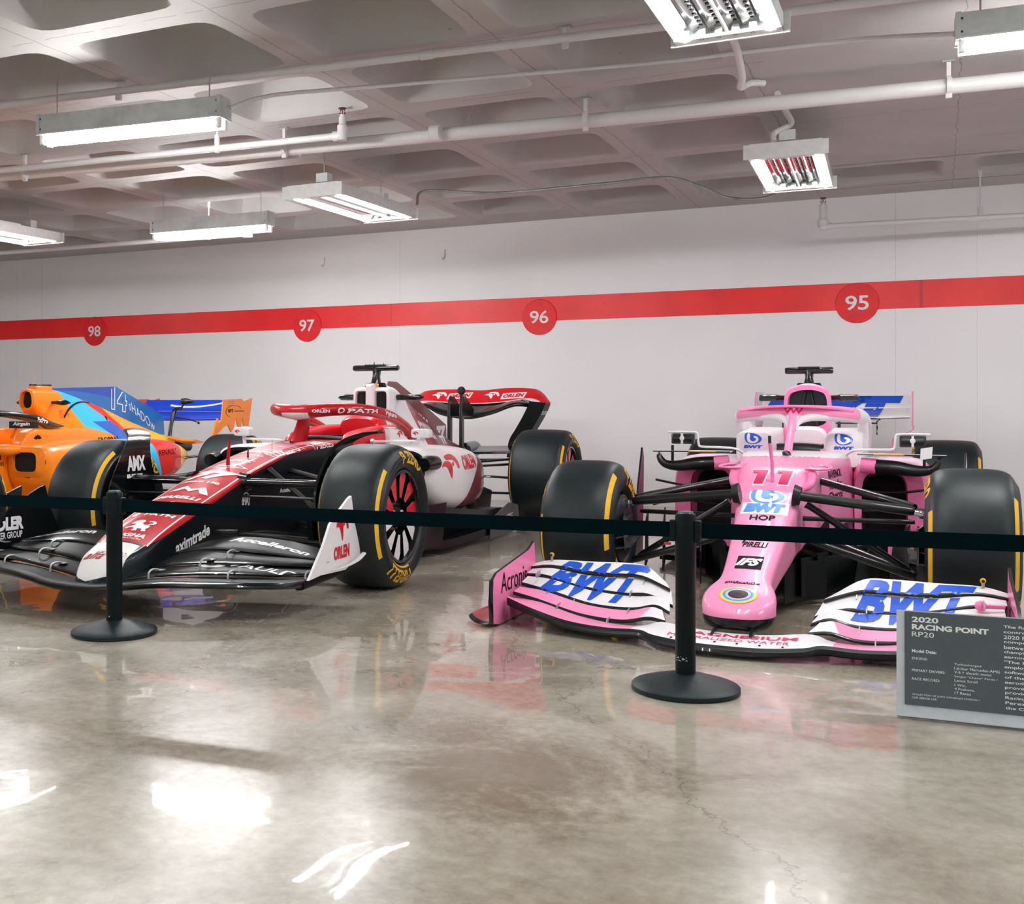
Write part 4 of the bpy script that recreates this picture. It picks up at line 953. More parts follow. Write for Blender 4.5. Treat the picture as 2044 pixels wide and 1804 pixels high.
# ---------------------------------------------------------------- red and white car
red_c = '#a80b18'
RG = dict(rough=.36, coat=.12, var=.015, spec=.15)
red_m = mat('red_bodywork', '#a80b18', **RG); maroon = mat('maroon_bodywork', '#6e1c26', rough=.32, coat=.4, var=.03); bright_red = mat('bright_red_paint', '#c80a1c', **GL)
RD = empty('racing_car', (-3.418, 5.131, 0), .046)
tag(RD, 'red, white and black racing car numbered 77, between the orange and pink cars', 'race car', 'parked racing cars')
def red_car():
    c = RD
    # nose edge line seen on the flank: red above, thin white line, black below
    def edge(y): return .262 + (y + 1.05) * .335 + 0
    def below(x, y, z):
        s1 = (y < -.08) & (z < .270 + (y + 1.05) * .298)
        s2 = ((y > -.0801) & (y < .35)) & (z < .559 + (y + .08) * .215)
        s3 = (y > .3499) & (z < .651 + (y - .35) * .085)
        return s1 | s2 | s3
    def pin(x, y, z):
        s1 = (y < -.08) & (z < .282 + (y + 1.05) * .298)
        s2 = ((y > -.0801) & (y < .35)) & (z < .571 + (y + .08) * .215)
        return (s1 | s2) & (y > -1.0)
    nose_m = mat('nose_livery_glare', red_c, layers=[
        (lambda x, y, z: (y > .25) & (x.abs() < .1) & (y < .8) & (z > .3), '#c98a92'),  # pale ceiling glare painted into the red along the nose top
        (below, '#091014'),
        (lambda x, y, z: ((x.abs() - (.150 - (y + .3).abs() * .012)).abs() < .0035) & (y > -1.0) & (z > .2), '#e8e4e6'),
        (lambda x, y, z: (y < -1.005 + (x.abs() * -.02)), '#111a1e'),
        (lambda x, y, z: (y < -1.02) & (x.abs() < .118) & (z > .152 + x.abs() * .25), '#dcdad8')], **RG)
    b = MB()
    hull(b, [(-1.265, .03, .03, .128, .145, .01, .0), (-1.25, .07, .06, .118, .165, .02, .004), (-1.20, .105, .095, .112, .205, .03, .008), (-1.12, .14, .13, .118, .250, .035, .010), (-1.02, .158, .152, .135, .288, .04, .012), (-.85, .166, .165, .17, .350, .03, .016), (-.6, .17, .170, .21, .430, .025, .020), (-.3, .168, .168, .24, .520, .025, .022), (-.08, .162, .162, .25, .580, .025, .022), (.15, .165, .160, .235, .628, .025, .02), (.4, .185, .165, .19, .672, .03, .018), (.7, .22, .185, .12, .694, .03, .012), (1.0, .27, .225, .07, .708, .03, .006), (1.12, .29, .24, .07, .70, .03, 0), (1.2, .30, .25, .07, .62, .03, 0), (2.0, .32, .27, .07, .62, .04, 0)], nose_m, 4)
    b.bvh()
    def on(s, m, xc, yc, wd, ln, sl, off=.002, z=.5, step=.03):
        z = b._b.ray_cast(Vector((xc, yc, 2)), Vector((0, 0, -1)))[0].z
        b.decal(s, m, (xc, yc, z), (wd, 0, 0), (0, ln * math.cos(sl), ln * math.sin(sl)), (0, math.sin(sl), -math.cos(sl)), off=off, back=.1, step=step)
    dk = mat('script_red', '#a00a1c', .4)
    on(text('alfa', .01, .35), dk, -.045, -1.135, .10, .06, .6, step=.01); on(text('romeo', .0, .35), dk, .055, -1.115, .10, .035, .6, step=.01)
    on(text('SINGHA', .04, .2), white_l, 0, -.955, .20, .034, .32); on(text('CORPORATION', .01), white_l, 0, -.982, .18, .012, .32); on(LION, white_l, .01, -.865, .135, .115, .32)
    on(text('PATH', .03, .1), white_l, .035, -.745, .17, .028, .32, ); on(band(.32, .5, 0, 2 * PI, 20), white_l, -.10, -.745, .04, .04, .32); on(poly(ellipse(.5, .5, n=12)), white_l, -.10, -.745, .015, .015, .32)
    on(text('Accelleron', .03, .2), white_l, 0, -.61, .25, .032, .3); on(text('MARELLI', .05, .2), white_l, 0, -.535, .25, .036, .3); on(M_MARK, white_l, .01, -.43, .24, .085, .3)
    on(text('PIRELLI', .05), white_l, -.05, -.325, .13, .022, .28); on(text('130', .05), white_l, .075, -.325, .07, .026, .28)
    on(text('77', .07, .3), white_l, 0, -.225, .27, .13, .26)
    on(band(.44, .5, 0, 2 * PI, 4), white_l, 0, -.07, .26, .10, .22) ; on(text('iveco', .02), white_l, 0, -.07, .12, .03, .22); on(text('AMX', .04, .1), white_l, 0, .045, .20, .045, .18)
    on(text('MOLECULE', .0), white_l, 0, .17, .18, .02, .12); on(text('stelvio', .01), white_l, 0, .26, .20, .04, .12); on(text('ZX', .05), ink, 0, .62, .12, .05, .05)
    def side(s, m, y, z, wd, ht, sl, off=.002, sgn=1): b.decal(s, m, (sgn * .45, y, z), (0, sgn * wd * math.cos(sl), wd * math.sin(sl)), (0, -ht * math.sin(sl) * .25 * sgn, ht), (-sgn, 0, 0), off=off, back=.1, reach=.6)
    side(text('aximtrade', .03), white_l, -.66, .285, .30, .062, .22); side(text('FIA', .05), white_l, -.15, .43, .062, .05, 0); side(merge(band(.44, .5, 0, 2 * PI, 20), band(.44, .5, 0, 2 * PI, 20, .0, -.2)), white_l, -.15, .43, .085, .085, 0)
    side(text('REBELLION', .0), white_l, .37, .672, .32, .030, .11); side(text('W SERIES', .02), white_l, .72, .688, .22, .03, .07); side(text('Accelleron', .02), white_l, .30, .455, .16, .025, 0)
    b.build('chassis', c)
    e = MB(); e.tube([(0, -.06, .585), (0, -.055, .66), (0, -.04, .745)], [.012, .009, .007], red_m, 10); e.build('pitot_tube', c)
    e = MB(); e.tube([(.02, .12, .62), (.02, .12, .67), (.02, .125, .70)], [.007, .005, .003], black_m, 8); e.tube([(.1, .25, .65), (.1, .25, .74)], .0015, bronze, 6); e.build('antenna', c)
    # halo
    e = MB(); hp = [(-.31, 1.80, .72), (-.325, 1.62, .80), (-.33, 1.35, .865), (-.30, 1.05, .90), (-.19, .84, .905), (-.07, .745, .893), (0, .73, .888), (.07, .745, .893), (.19, .84, .905), (.30, 1.05, .90), (.33, 1.35, .865), (.325, 1.62, .80), (.31, 1.80, .72)]
    e.tube(hp, [.05, .036, .036, .036, .040, .044, .045, .044, .040, .036, .036, .036, .05], mat('halo_red', '#a80b18', layers=[(lambda x, y, z: (y < .79) & (z < .885) & (x.abs() < .09), '#d9d4d2')], **GL), 16, 4)
    e.tube([(0, .75, .675), (0, .78, .74), (0, .83, .81), (0, .89, .885)], [.026, .020, .018, .007], red_m, 14, 4, flat=4.2); e.tube([(0, .89, .685), (0, 1.02, .69)], [.035, .01], red_m, 12)
    e.bvh()
    e.decal(text('PATH', .03), white_l, (.42, 1.02, .895), (0, .26, -.004), (0, 0, .024), (-1, 0, 0), back=.1, reach=.3); e.decal(band(.3, .5, 0, 2 * PI, 20), white_l, (.42, .85, .898), (0, .04, 0), (0, 0, .034), (-1, 0, 0), back=.1, reach=.3)
    e.decal(text('Hyland', .02), white_l, (.42, 1.34, .868), (0, .16, -.025), (0, 0, .04), (-1, 0, 0), back=.1, reach=.3); e.decal(text('ORLEN', .04), white_l, (.16, .74, .895), (.10, .04, 0), (0, 0, .018), (-.5, 1, 0), back=.1, reach=.3)
    e.build('halo', c)
    # cockpit surround
    for s in (-1, 1):
        e = MB(); pod(e, [(1.02, .15, .245, .62, .71), (1.1, .13, .262, .62, .755), (1.25, .12, .275, .62, .775), (1.42, .13, .28, .62, .79), (1.7, .12, .28, .62, .80)], bright_red, s, 3, 28, 4.0); e.build('headrest', c)
        e = MB(); pod(e, [(1.44, .20, .312, .66, .782), (1.47, .19, .318, .65, .788), (1.9, .19, .318, .65, .782), (1.97, .2, .31, .66, .77)], white_c, s, 2, 28, 5.5); e.bvh()
        if s > 0:
            e.decal(text('ORLEN', .04), bright_red, (.5, 1.77, .735), (0, .21, 0), (0, 0, .028), (-1, 0, 0), back=.1, reach=.4); e.decal(EAGLE, bright_red, (.5, 1.585, .737), (0, .10, 0), (0, 0, .042), (-1, 0, 0), back=.1, reach=.4)
        e.build('cockpit_fairing', c)
    e = MB(); pod(e, [(1.62, -.14, .14, .6, .84), (1.66, -.155, .155, .58, .86), (1.76, -.16, .16, .58, .86)], bright_red, 1, 3, 28, 3.5); e.build('seat', c)
    e = MB(); e.tube([(-.15, 1.06, .72), (0, 1.04, .73), (.15, 1.06, .72)], .014, black_m, 10, 3); e.box((0, 1.3, .70), (.2, .03, .08), black_m); e.build('steering_wheel', c)
    # engine cover and inlets
    ec = mat('cover_white_maroon', '#e4e2e4', layers=[(lambda x, y, z: (y > 2.30 + (.95 - z) * .35), '#8d1d2b'), (lambda x, y, z: (y > 2.52 + (.95 - z) * .35), '#6e1c26')], **GL)
    b = MB(); hull(b, [(1.79, .02, .018, .66, 1.06, .01, .0), (1.82, .036, .032, .64, 1.078, .02, .0), (1.88, .045, .04, .64, 1.078, .02, .0), (1.925, .12, .105, .62, 1.062, .06, .012), (2.0, .16, .125, .60, 1.066, .07, .014), (2.1, .19, .115, .56, 1.05, .08, .012), (2.3, .22, .08, .54, .99, .06, .01), (2.6, .24, .055, .5, .89, .05, .005), (3.0, .22, .04, .42, .75, .04, .003), (3.4, .15, .04, .36, .64, .04, .002), (3.7, .09, .05, .32, .58, .04, 0)], ec, 4); b.bvh()
    b.decal(text('romeo', .02, .3), white_l, (.6, 2.62, .74), (0, .42, -.04), (0, -.0, .12), (-1, 0, 0), reach=.9, back=.1)
    b.decal(text('77', .08), white_l, (.6, 3.12, .655), (0, .22, 0), (0, 0, .07), (-1, 0, 0), reach=.9, back=.1); b.build('engine_cover', c)
    for s in (-1, 1):
        b = MB(); pod(b, [(1.835, .012, .132, .875, 1.045), (1.85, .008, .138, .865, 1.052), (1.92, .008, .14, .85, 1.055)], white_c, s, 2, 32, 5.0, cap=(False, True))
        pod(b, [(1.835, .012, .132, .875, 1.045), (1.832, .024, .118, .89, 1.03), (1.86, .030, .112, .90, 1.02)], white_c, s, 1, 32, 5.0, cap=(False, False))
        pod(b, [(1.852, .029, .113, .898, 1.022), (1.87, .03, .112, .90, 1.02)], void_m, s, 1, 32, 5.0); b.build('air_inlet', c)
    b = MB(); b.prism([(2.10, 1.07), (2.13, 1.102), (2.29, 1.10), (2.56, 1.02), (3.32, .772), (3.34, .62), (2.1, .70)], maroon, (0, 0, 0), (0, 1, 0), (0, 0, 1), .010); b.bvh()
    b.decal(text('77', .10), white_l, (.3, 3.20, .715), (0, .20, 0), (0, 0, .10), (-1, 0, 0), back=.1, reach=.5); b.decal(text('romeo', .02, .3), white_l, (.3, 2.74, .80), (0, .34, -.1), (0, 0, .13), (-1, 0, 0), back=.1, reach=.5); b.build('shark_fin', c)
    e = MB(); e.prism([(-.5, -.5), (.5, -.5), (0, .5)], mat('warning_orange', '#e8902a', .4), (0, 0, 0), (1, 0, 0), (0, 0, 1), .1); e = MB()
    e.prism([(-.02, -.018), (.02, -.018), (0, .02)], mat('warning_orange', '#e8902a', .4), (.035, 1.845, 1.072), (.97, .24, 0), (0, 0, 1), .004); e.build('warning_sticker', c)
    tcam(c, 1.075, 1.19, 1.92, .172)
    e = MB(); e.tube([(-.03, 1.95, 1.2), (-.03, 1.96, 1.235)], [.008, .002], black_m, 8); e.tube([(.04, 1.95, 1.2), (.04, 1.96, 1.225)], [.006, .002], black_m, 8); e.build('aerial', c)
    for s in (-1, 1):
        e = MB(); e.tube([(s * .10, 2.02, .985), (s * .14, 2.0, .985), (s * .25, 1.99, .985), (s * .30, 1.99, .985), (s * .33, 2.0, .985)], [.02, .022, .022, .02, .003], gloss_black, 14); e.build('camera_pod', c)
    # sidepods
    sp = mat('sidepod_livery', '#e0dfe0', layers=[(lambda x, y, z: (y > 1.55 + (z - .24) * 1.75), '#6e1c26')], rough=.32, coat=.4, var=.01)
    for s in (-1, 1):
        b = MB(); pod(b, [(1.02, .30, .72, .44, .66), (1.05, .28, .745, .40, .675), (1.2, .26, .765, .30, .68), (1.6, .22, .76, .225, .672), (2.1, .18, .70, .215, .640), (2.5, .15, .60, .225, .585), (2.8, .12, .49, .25, .52), (3.0, .10, .40, .29, .46), (3.12, .09, .33, .33, .42)], sp, s, 4, 40, 3.2, cap=(False, True)); b.bvh()
        pod(b, [(1.02, .30, .72, .44, .66), (1.03, .32, .70, .46, .64), (1.2, .35, .66, .48, .62)], void_m, s, 1, 40, 3.2, cap=(False, True))
        b.decal(text('ORLEN', .06), bright_red, (s * 1.0, 1.80, .555), (0, s * .38, 0), (0, 0, .095), (-s, 0, 0), reach=1.0, back=.0)
        b.decal(EAGLE, bright_red, (s * 1.0, 1.36, .545), (0, s * .33, 0), (0, 0, .15), (-s, 0, 0), reach=1.0, back=.0)
        b.decal(text('sensation', .02, .2), white_l, (s * 1.0, 2.42, .40), (0, s * .20, 0), (0, 0, .03), (-s, 0, 0), reach=1.0, back=.0); b.build('sidepod', c)
        e = MB(); e.tube([(s * .74, .94, .575), (s * .745, 1.0, .58), (s * .75, 1.1, .58)], [.045, .055, .05], gloss_black, 18, flat=.9); e.build('inlet_lip', c)
        e = empty('mirror', (s * .635, 1.18, .755), 0, c)
        q = MB(); pod(q, [(-.03, -.055, .055, -.022, .024), (-.02, -.062, .062, -.028, .03), (.03, -.06, .06, -.026, .028), (.045, -.05, .05, -.02, .02)], white_c, 1, 2, 24, 5); q.bvh(); q.decal(EAGLE, bright_red, (-.03, -.1, 0), (.04, 0, 0), (0, 0, .025), (0, 1, 0), reach=.3, back=0); q.build('mirror_housing', e)
        q = MB(); q.tube([(0, .01, -.02), (-s * .0, .02, -.10)], [.012, .010], white_c, 10, flat=1.5); q.tube([(0, .0, -.045), (-s * .2, .0, -.05), (-s * .34, .02, -.055)], .008, white_c, 10); q.lathe([(-.014, 0), (-.01, .018), (.01, .018), (.014, 0)], (-s * .34, .02, -.055), (1, 0, 0), steel, 16); q.build('mirror_stalk', e)
    # floor, fences, diffuser flicks
    b = MB(); b.prism([(-.3, .75), (.3, .75), (.62, .95), (.78, 1.3), (.80, 2.9), (.55, 3.15), (-.55, 3.15), (-.80, 2.9), (-.78, 1.3), (-.62, .95)], carbon, (0, 0, .07), (1, 0, 0), (0, 1, 0), .05)
    for s in (-1, 1):
        P = smooth([(1.0, .30, .74), (1.5, .27, .76), (2.0, .22, .77), (2.4, .20, .74), (2.75, .17, .70), (3.0, .12, .66)], 3)
        b.rings([[(s * .15, y, z), (s * w_, y, z), (s * (w_ + .01), y, z - .06), (s * (w_ - .1), y, .08), (s * .15, y, .08)] for y, z, w_ in P], carbon_matt)
        b.prism([(2.6, .08), (3.15, .10), (3.2, .26), (3.0, .30), (2.7, .24)], gloss_black, (s * .42, 0, 0), (0, 1, 0), (0, 0, 1), .03)
        for k in range(2): b.prism([(.62 + .1 * k, .08), (1.0 + .1 * k, .08), (1.05 + .1 * k, .34), (.8 + .1 * k, .33)], carbon, (s * (.42 + .1 * k), 0, 0), (s * .25, 1, 0), (0, 0, 1), .008)
        b.rings([[(s * (.80 + dx), y, z) for dx, z in ((0, .02), (.006, .02), (.02, h), (.014, h))] for y, h in ((2.0, .16), (2.4, .24), (2.62, .21), (2.66, .10))], carbon)
    b.bvh(); b.decal(text('SENSOTEC', .02), white_l, (.9, 2.35, .14), (0, .3, .02), (0, 0, .03), (-1, 0, 0), back=.1, reach=.5); b.build('floor_tray', c)
    # front wing
    f = empty('front_wing', (0, -1.15, .13), 0, c); O = Vector((0, -1.15, .13))
    def L(P): return [tuple(Vector(p) - O) for p in P]
    def sym(P): return P + [(-x, y, z) for x, y, z in P[-2::-1]]
    bw = mat('wing_carbon', '#0a0f11', .40, 0, 0, .12, 160, spec=.10)
    b = MB(); wing(b, L(sym([(.916, -.92, .145), (.85, -1.05, .150), (.60, -1.20, .158), (.42, -1.27, .160), (.28, -1.31, .150), (.15, -1.34, .135), (0, -1.345, .130)])), L(sym([(.916, -.80, .160), (.85, -.92, .166), (.60, -1.03, .172), (.42, -1.10, .175), (.28, -1.14, .165), (.15, -1.16, .150), (0, -1.16, .145)])), bw, .016, .03, 5, edge=gloss_black); b.build('main_plane', f)
    for s in (-1, 1):
        fl = [([(.916, -.82, .172), (.80, -.95, .180), (.55, -1.06, .190), (.32, -1.13, .178), (.12, -1.15, .150)], [(.916, -.70, .190), (.80, -.80, .200), (.55, -.92, .212), (.32, -.99, .204), (.14, -1.00, .18)]),
              ([(.916, -.72, .196), (.78, -.83, .208), (.52, -.94, .219), (.30, -.99, .208), (.12, -1.00, .175)], [(.916, -.60, .216), (.78, -.68, .240), (.50, -.78, .262), (.28, -.84, .248), (.14, -.86, .215)]),
              ([(.916, -.62, .216), (.85, -.70, .222), (.62, -.79, .252), (.42, -.82, .262), (.24, -.84, .245), (.13, -.86, .212)], [(.916, -.50, .228), (.82, -.54, .250), (.64, -.58, .288), (.45, -.62, .300), (.28, -.66, .280), (.16, -.70, .24)])]
        for k, (le, te) in enumerate(fl):
            b = MB(); wing(b, L([(s * x, y, z) for x, y, z in le]), L([(s * x, y, z) for x, y, z in te]), bw, .010, .05, 5, edge=gloss_black); bv = b.bvh()
            if k == 2: b.decal(text('Accelleron', .04, .15 * s), white_l, (s * .60, .48, .5), (.42, 0, 0), (0, .062, 0), (0, 0, -1), back=.1, bv=bv)
            if k == 0 and s > 0: b.decal(text('VAULD', .02, .1), white_l, (.70, .235, .5), (.34, -.0, 0), (0, .07, 0), (0, 0, -1), back=.1, bv=bv); b.decal(band(.22, .5, PI, 2 * PI, 14), white_l, (.46, .20, .5), (.14, 0, 0), (0, .10, 0), (0, 0, -1), back=.1, bv=bv)
            b.build('flap', f, angle=30)
        for x, y, z in [(.27, .02, .052), (.62, .11, .055), (.90, .30, .045), (.45, .155, .092), (.92, .36, .08), (.50, .30, .115)]:
            q = MB(); q.tube([(s * x, y - .04, z - .026), (s * x, y - .035, z + .012), (s * x, y, z + .022), (s * x, y + .05, z + .012)], .0045, steel, 8, 4); q.box((s * x, y + .05, z + .013), (.035, .035, .004), steel); q.build('slot_bracket', f)
        e = MB(); mm = white_c if s > 0 else bw
        e.prism([(.20, .04), (.33, .045), (.62, .03), (.80, .07), (.86, .09), (.80, .13), (.74, .24), (.70, .37), (.66, .36), (.52, .30), (.44, .26), (.36, .17)], mm, (s * .955, 0, 0), (-s * .06, 1, 0), (0, 0, 1), .012); bv = e.bvh()
        if s > 0:
            e.decal(text('ORLEN', .06), bright_red, (1.3, .575, .120), (0, .19, 0), (0, 0, .062), (-1, 0, 0), back=0, reach=.6, bv=bv); e.decal(EAGLE, bright_red, (1.3, .585, .235), (0, .15, 0), (0, 0, .13), (-1, 0, 0), back=0, reach=.6, bv=bv)
        else:
            e.decal(text('ADLER', .06), white_l, (-.6, .42, .185), (0, .24, 0), (0, 0, .07), (-1, 0, 0), back=0, reach=.6, bv=bv)
            e.decal(text('PELZER GROUP', .02), white_l, (-.6, .42, .125), (0, .22, 0), (0, 0, .035), (-1, 0, 0), back=0, reach=.6, bv=bv)
        e.tube([(s * .955, .42, .055), (s * .965, .54, .06), (s * .97, .66, .075), (s * .965, .74, .095)], [.004, .010, .012, .012], mm, 10, 3, flat=.6)
        P = smooth([(.908, .030), (.908, .015), (.90, .002), (.87, -.002)], 3)
        e.rings([[(s * a, .22, z), (s * a, .6, z + .01), (s * (a + .01), .6, z + .005), (s * (a + .01), .22, z - .008)] for a, z in P], bw); e.build('endplate', f)
    # wheel winglets
    for s in (-1, 1):
        e = MB(); R = []; q0 = -.08 if s < 0 else 0
        for x, z, y0, y1 in smooth([(a_, b2, c2 + q0, d2) for a_, b2, c2, d2 in [(.60, .38, -.22, .12), (.597, .50, -.21, .12), (.60, .61, -.14, .09), (.615, .70, -.06, .10), (.655, .757, .03, .16), (.72, .785, .10, .21), (.78, .793, .16, .24)]], 4):
            R.append([(s * x, y0, z), (s * x, (y0 + y1) / 2, z + .006), (s * x, y1, z), (s * (x + .012), y1, z - .012), (s * (x + .012), (y0 + y1) / 2, z - .006), (s * (x + .012), y0, z - .012)])
        e.rings(R, gloss_black); e.bvh()
        if s < 0:
            e.decal(text('AMX', .05), white_l, (-.3, -.055, .605), (0, .17, 0), (0, 0, .085), (-1, 0, 0), back=0, reach=.8); e.decal(text('E-FUEL', .10), white_l, (-.3, -.065, .535), (0, .16, 0), (0, 0, .022), (-1, 0, 0), back=0, reach=.8)
        e.build('wheel_winglet', c)
        for a, b_, r in [((s * .155, -.15, .525), (s * .66, -.06, .520), .036), ((s * .16, .35, .56), (s * .66, .08, .50), .024), ((s * .16, -.18, .455), (s * .66, -.10, .445), .012), ((s * .15, -.2, .26), (s * .66, -.05, .22), .022), ((s * .19, .42, .26), (s * .66, .05, .22), .022), ((s * .17, .1, .58), (s * .60, .02, .30), .020), ((s * .155, -.45, .30), (s * .28, -.42, .30), .016)]:
            e = MB(); arm(e, a, b_, r, gloss_black if r > .03 else carbon, .62); 
            if r > .03: e.tube([(s * .14, -.15, .525), (s * .185, -.15, .525)], [.055, .045], gloss_black, 16)
            e.build('suspension_arm', c)
        e = MB(); e.lathe([(0, 0), (0, .15), (s * .03, .2), (s * .10, .21)], (s * .64, 0, .36), (1, 0, 0), carbon_matt, 40); e.prism([(-.25, .25), (.05, .22), (.12, .40), (-.1, .44), (-.27, .36)], gloss_black, (s * .60, 0, 0), (0, 1, 0), (0, 0, 1), .03); e.build('brake_duct', c)
        e = MB(); e.lathe([(0, 0), (0, .21), (s * .03, .27), (s * .09, .28)], (s * .545, 3.5, .37), (1, 0, 0), gloss_black, 44); e.build('rear_brake_drum', c)
        for a, b_ in [((s * .1, 3.2, .46), (s * .56, 3.45, .50)), ((s * .1, 3.7, .47), (s * .56, 3.55, .49)), ((s * .1, 3.2, .24), (s * .56, 3.45, .22)), ((s * .1, 3.45, .36), (s * .56, 3.48, .34)), ((s * .12, 2.95, .44), (s * .56, 3.40, .46))]:
            e = MB(); arm(e, a, b_, .02); e.build('rear_suspension_arm', c)
    wheel(c, -.84, 0, .366, .34, .235, -1, True); wheel(c, .84, 0, .366, .34, .235, 1, True)
    wheel(c, -.79, 3.5, .368, .43, .235, -1, True, 'rear_wheel'); wheel(c, .79, 3.5, .368, .43, .235, 1, True, 'rear_wheel')
    # rear wing
    f = empty('rear_wing', (0, 4.1, .85), 0, c)
    b = MB(); lo = smooth([(-.62, .10, .06), (-.52, .0, .118), (-.25, -.02, .108), (0, -.03, .098), (.25, -.02, .112), (.46, -.01, .140), (.555, .02, .12), (.60, .06, .06)], 4); hi = smooth([(-.645, .12, .10), (-.54, .13, .205), (-.25, .13, .222), (0, .13, .212), (.25, .13, .232), (.47, .13, .225), (.56, .13, .19), (.635, .12, .10)], 4)
    b.rings([[l, tuple((p + q) / 2 + (0, -.012, 0)[k] for k, (p, q) in enumerate(zip(l, h))), h, (h[0], h[1] + .012, h[2] - .002), (l[0], l[1] + .02, l[2] - .006)] for l, h in zip(lo, hi)], mat('flap_red', '#d5101c', rough=.3, coat=.5, var=.02)); b.bvh()
    for x in (-.36, .13): b.decal(EAGLE, white_l, (x, -.3, .165), (.14, 0, 0), (0, 0, .062), (0, 1, 0), back=0)
    for x in (-.17, .33):
        b.decal(grid2(4, 2), white_l, (x, -.3, .162), (.215, 0, .012), (.01, 0, .052), (0, 1, 0), back=0); b.decal(text('ORLEN', .05), bright_red, (x, -.3, .162), (.185, 0, .010), (.008, 0, .032), (0, 1, 0), back=0, off=.003)
    b.build('rear_flap', f)
    b = MB(); wing(b, [(-.60, .02, .06), (-.42, -.16, .07), (-.25, -.22, .0), (0, -.24, -.035), (.20, -.22, .005), (.40, -.16, .08), (.58, .02, .06)], [(-.62, .10, .055), (-.42, .02, .115), (-.25, 0, .10), (0, -.01, .09), (.20, 0, .10), (.42, .02, .13), (.60, .10, .055)], gloss_black, .02, .06, 5); b.tube([(p[0], p[1] - .004, p[2] - .004) for p in lo], .004, white_l, 6); b.build('rear_main_plane', f)
    for s in (-1, 1):
        e = MB(); P = smooth([(.63, .10), (.60, .03), (.55, -.06), (.50, -.14), (.44, -.24), (.42, -.38)], 4)
        e.rings([[(s * (a - .11 + .03 * (.1 - z)), -.14, z + .015), (s * a, -.02, z), (s * a, .14, z - .01), (s * (a - .012), .14, z - .01), (s * (a - .12), -.08, z + .01)] for a, z in P], carbon_matt); e.bvh()
        e.decal(text('FLOKI', .02), white_l, (s * .9, .06, .015), (0, s * .14, 0), (0, 0, .035), (-s, 0, 0), back=0, reach=.8); e.build('rear_endplate', f)
        e = MB(); e.prism([(-.56, -.30), (-.50, -.30), (-.50, -.02), (-.30, -.02), (-.24, .04), (-.45, .155), (-.52, .155), (-.56, .10)], carbon, (s * .052, 0, 0), (0, 1, 0), (0, 0, 1), .026); e.build('wing_pylon', f, bevel=.006)
    e = MB(); e.lathe([(-.03, 0), (-.026, .026), (0, .036), (.02, .03), (.03, 0)], (.052, -.54, .20), (0, 1, 0), carbon_matt, 20); e.tube([(.052, -.54, .12), (.052, -.54, .19)], .012, carbon, 10); e.build('rear_light_mast', f)
    e = MB(); e.lathe([(-.14, .06), (-.02, .066), (.12, .068), (.12, .055), (0, .05)], (0, 3.92, .55), (0, 1, 0), mat('exhaust_metal', '#7d8587', .35, .8), 28); e.build('exhaust', c)
    e = MB(); wing(e, [(-.45, 3.75, .53), (0, 3.72, .52), (.45, 3.75, .53)], [(-.45, 4.0, .585), (0, 3.98, .575), (.45, 4.0, .585)], gloss_black, .012, .05, 3); e.build('beam_wing', c)
red_car()

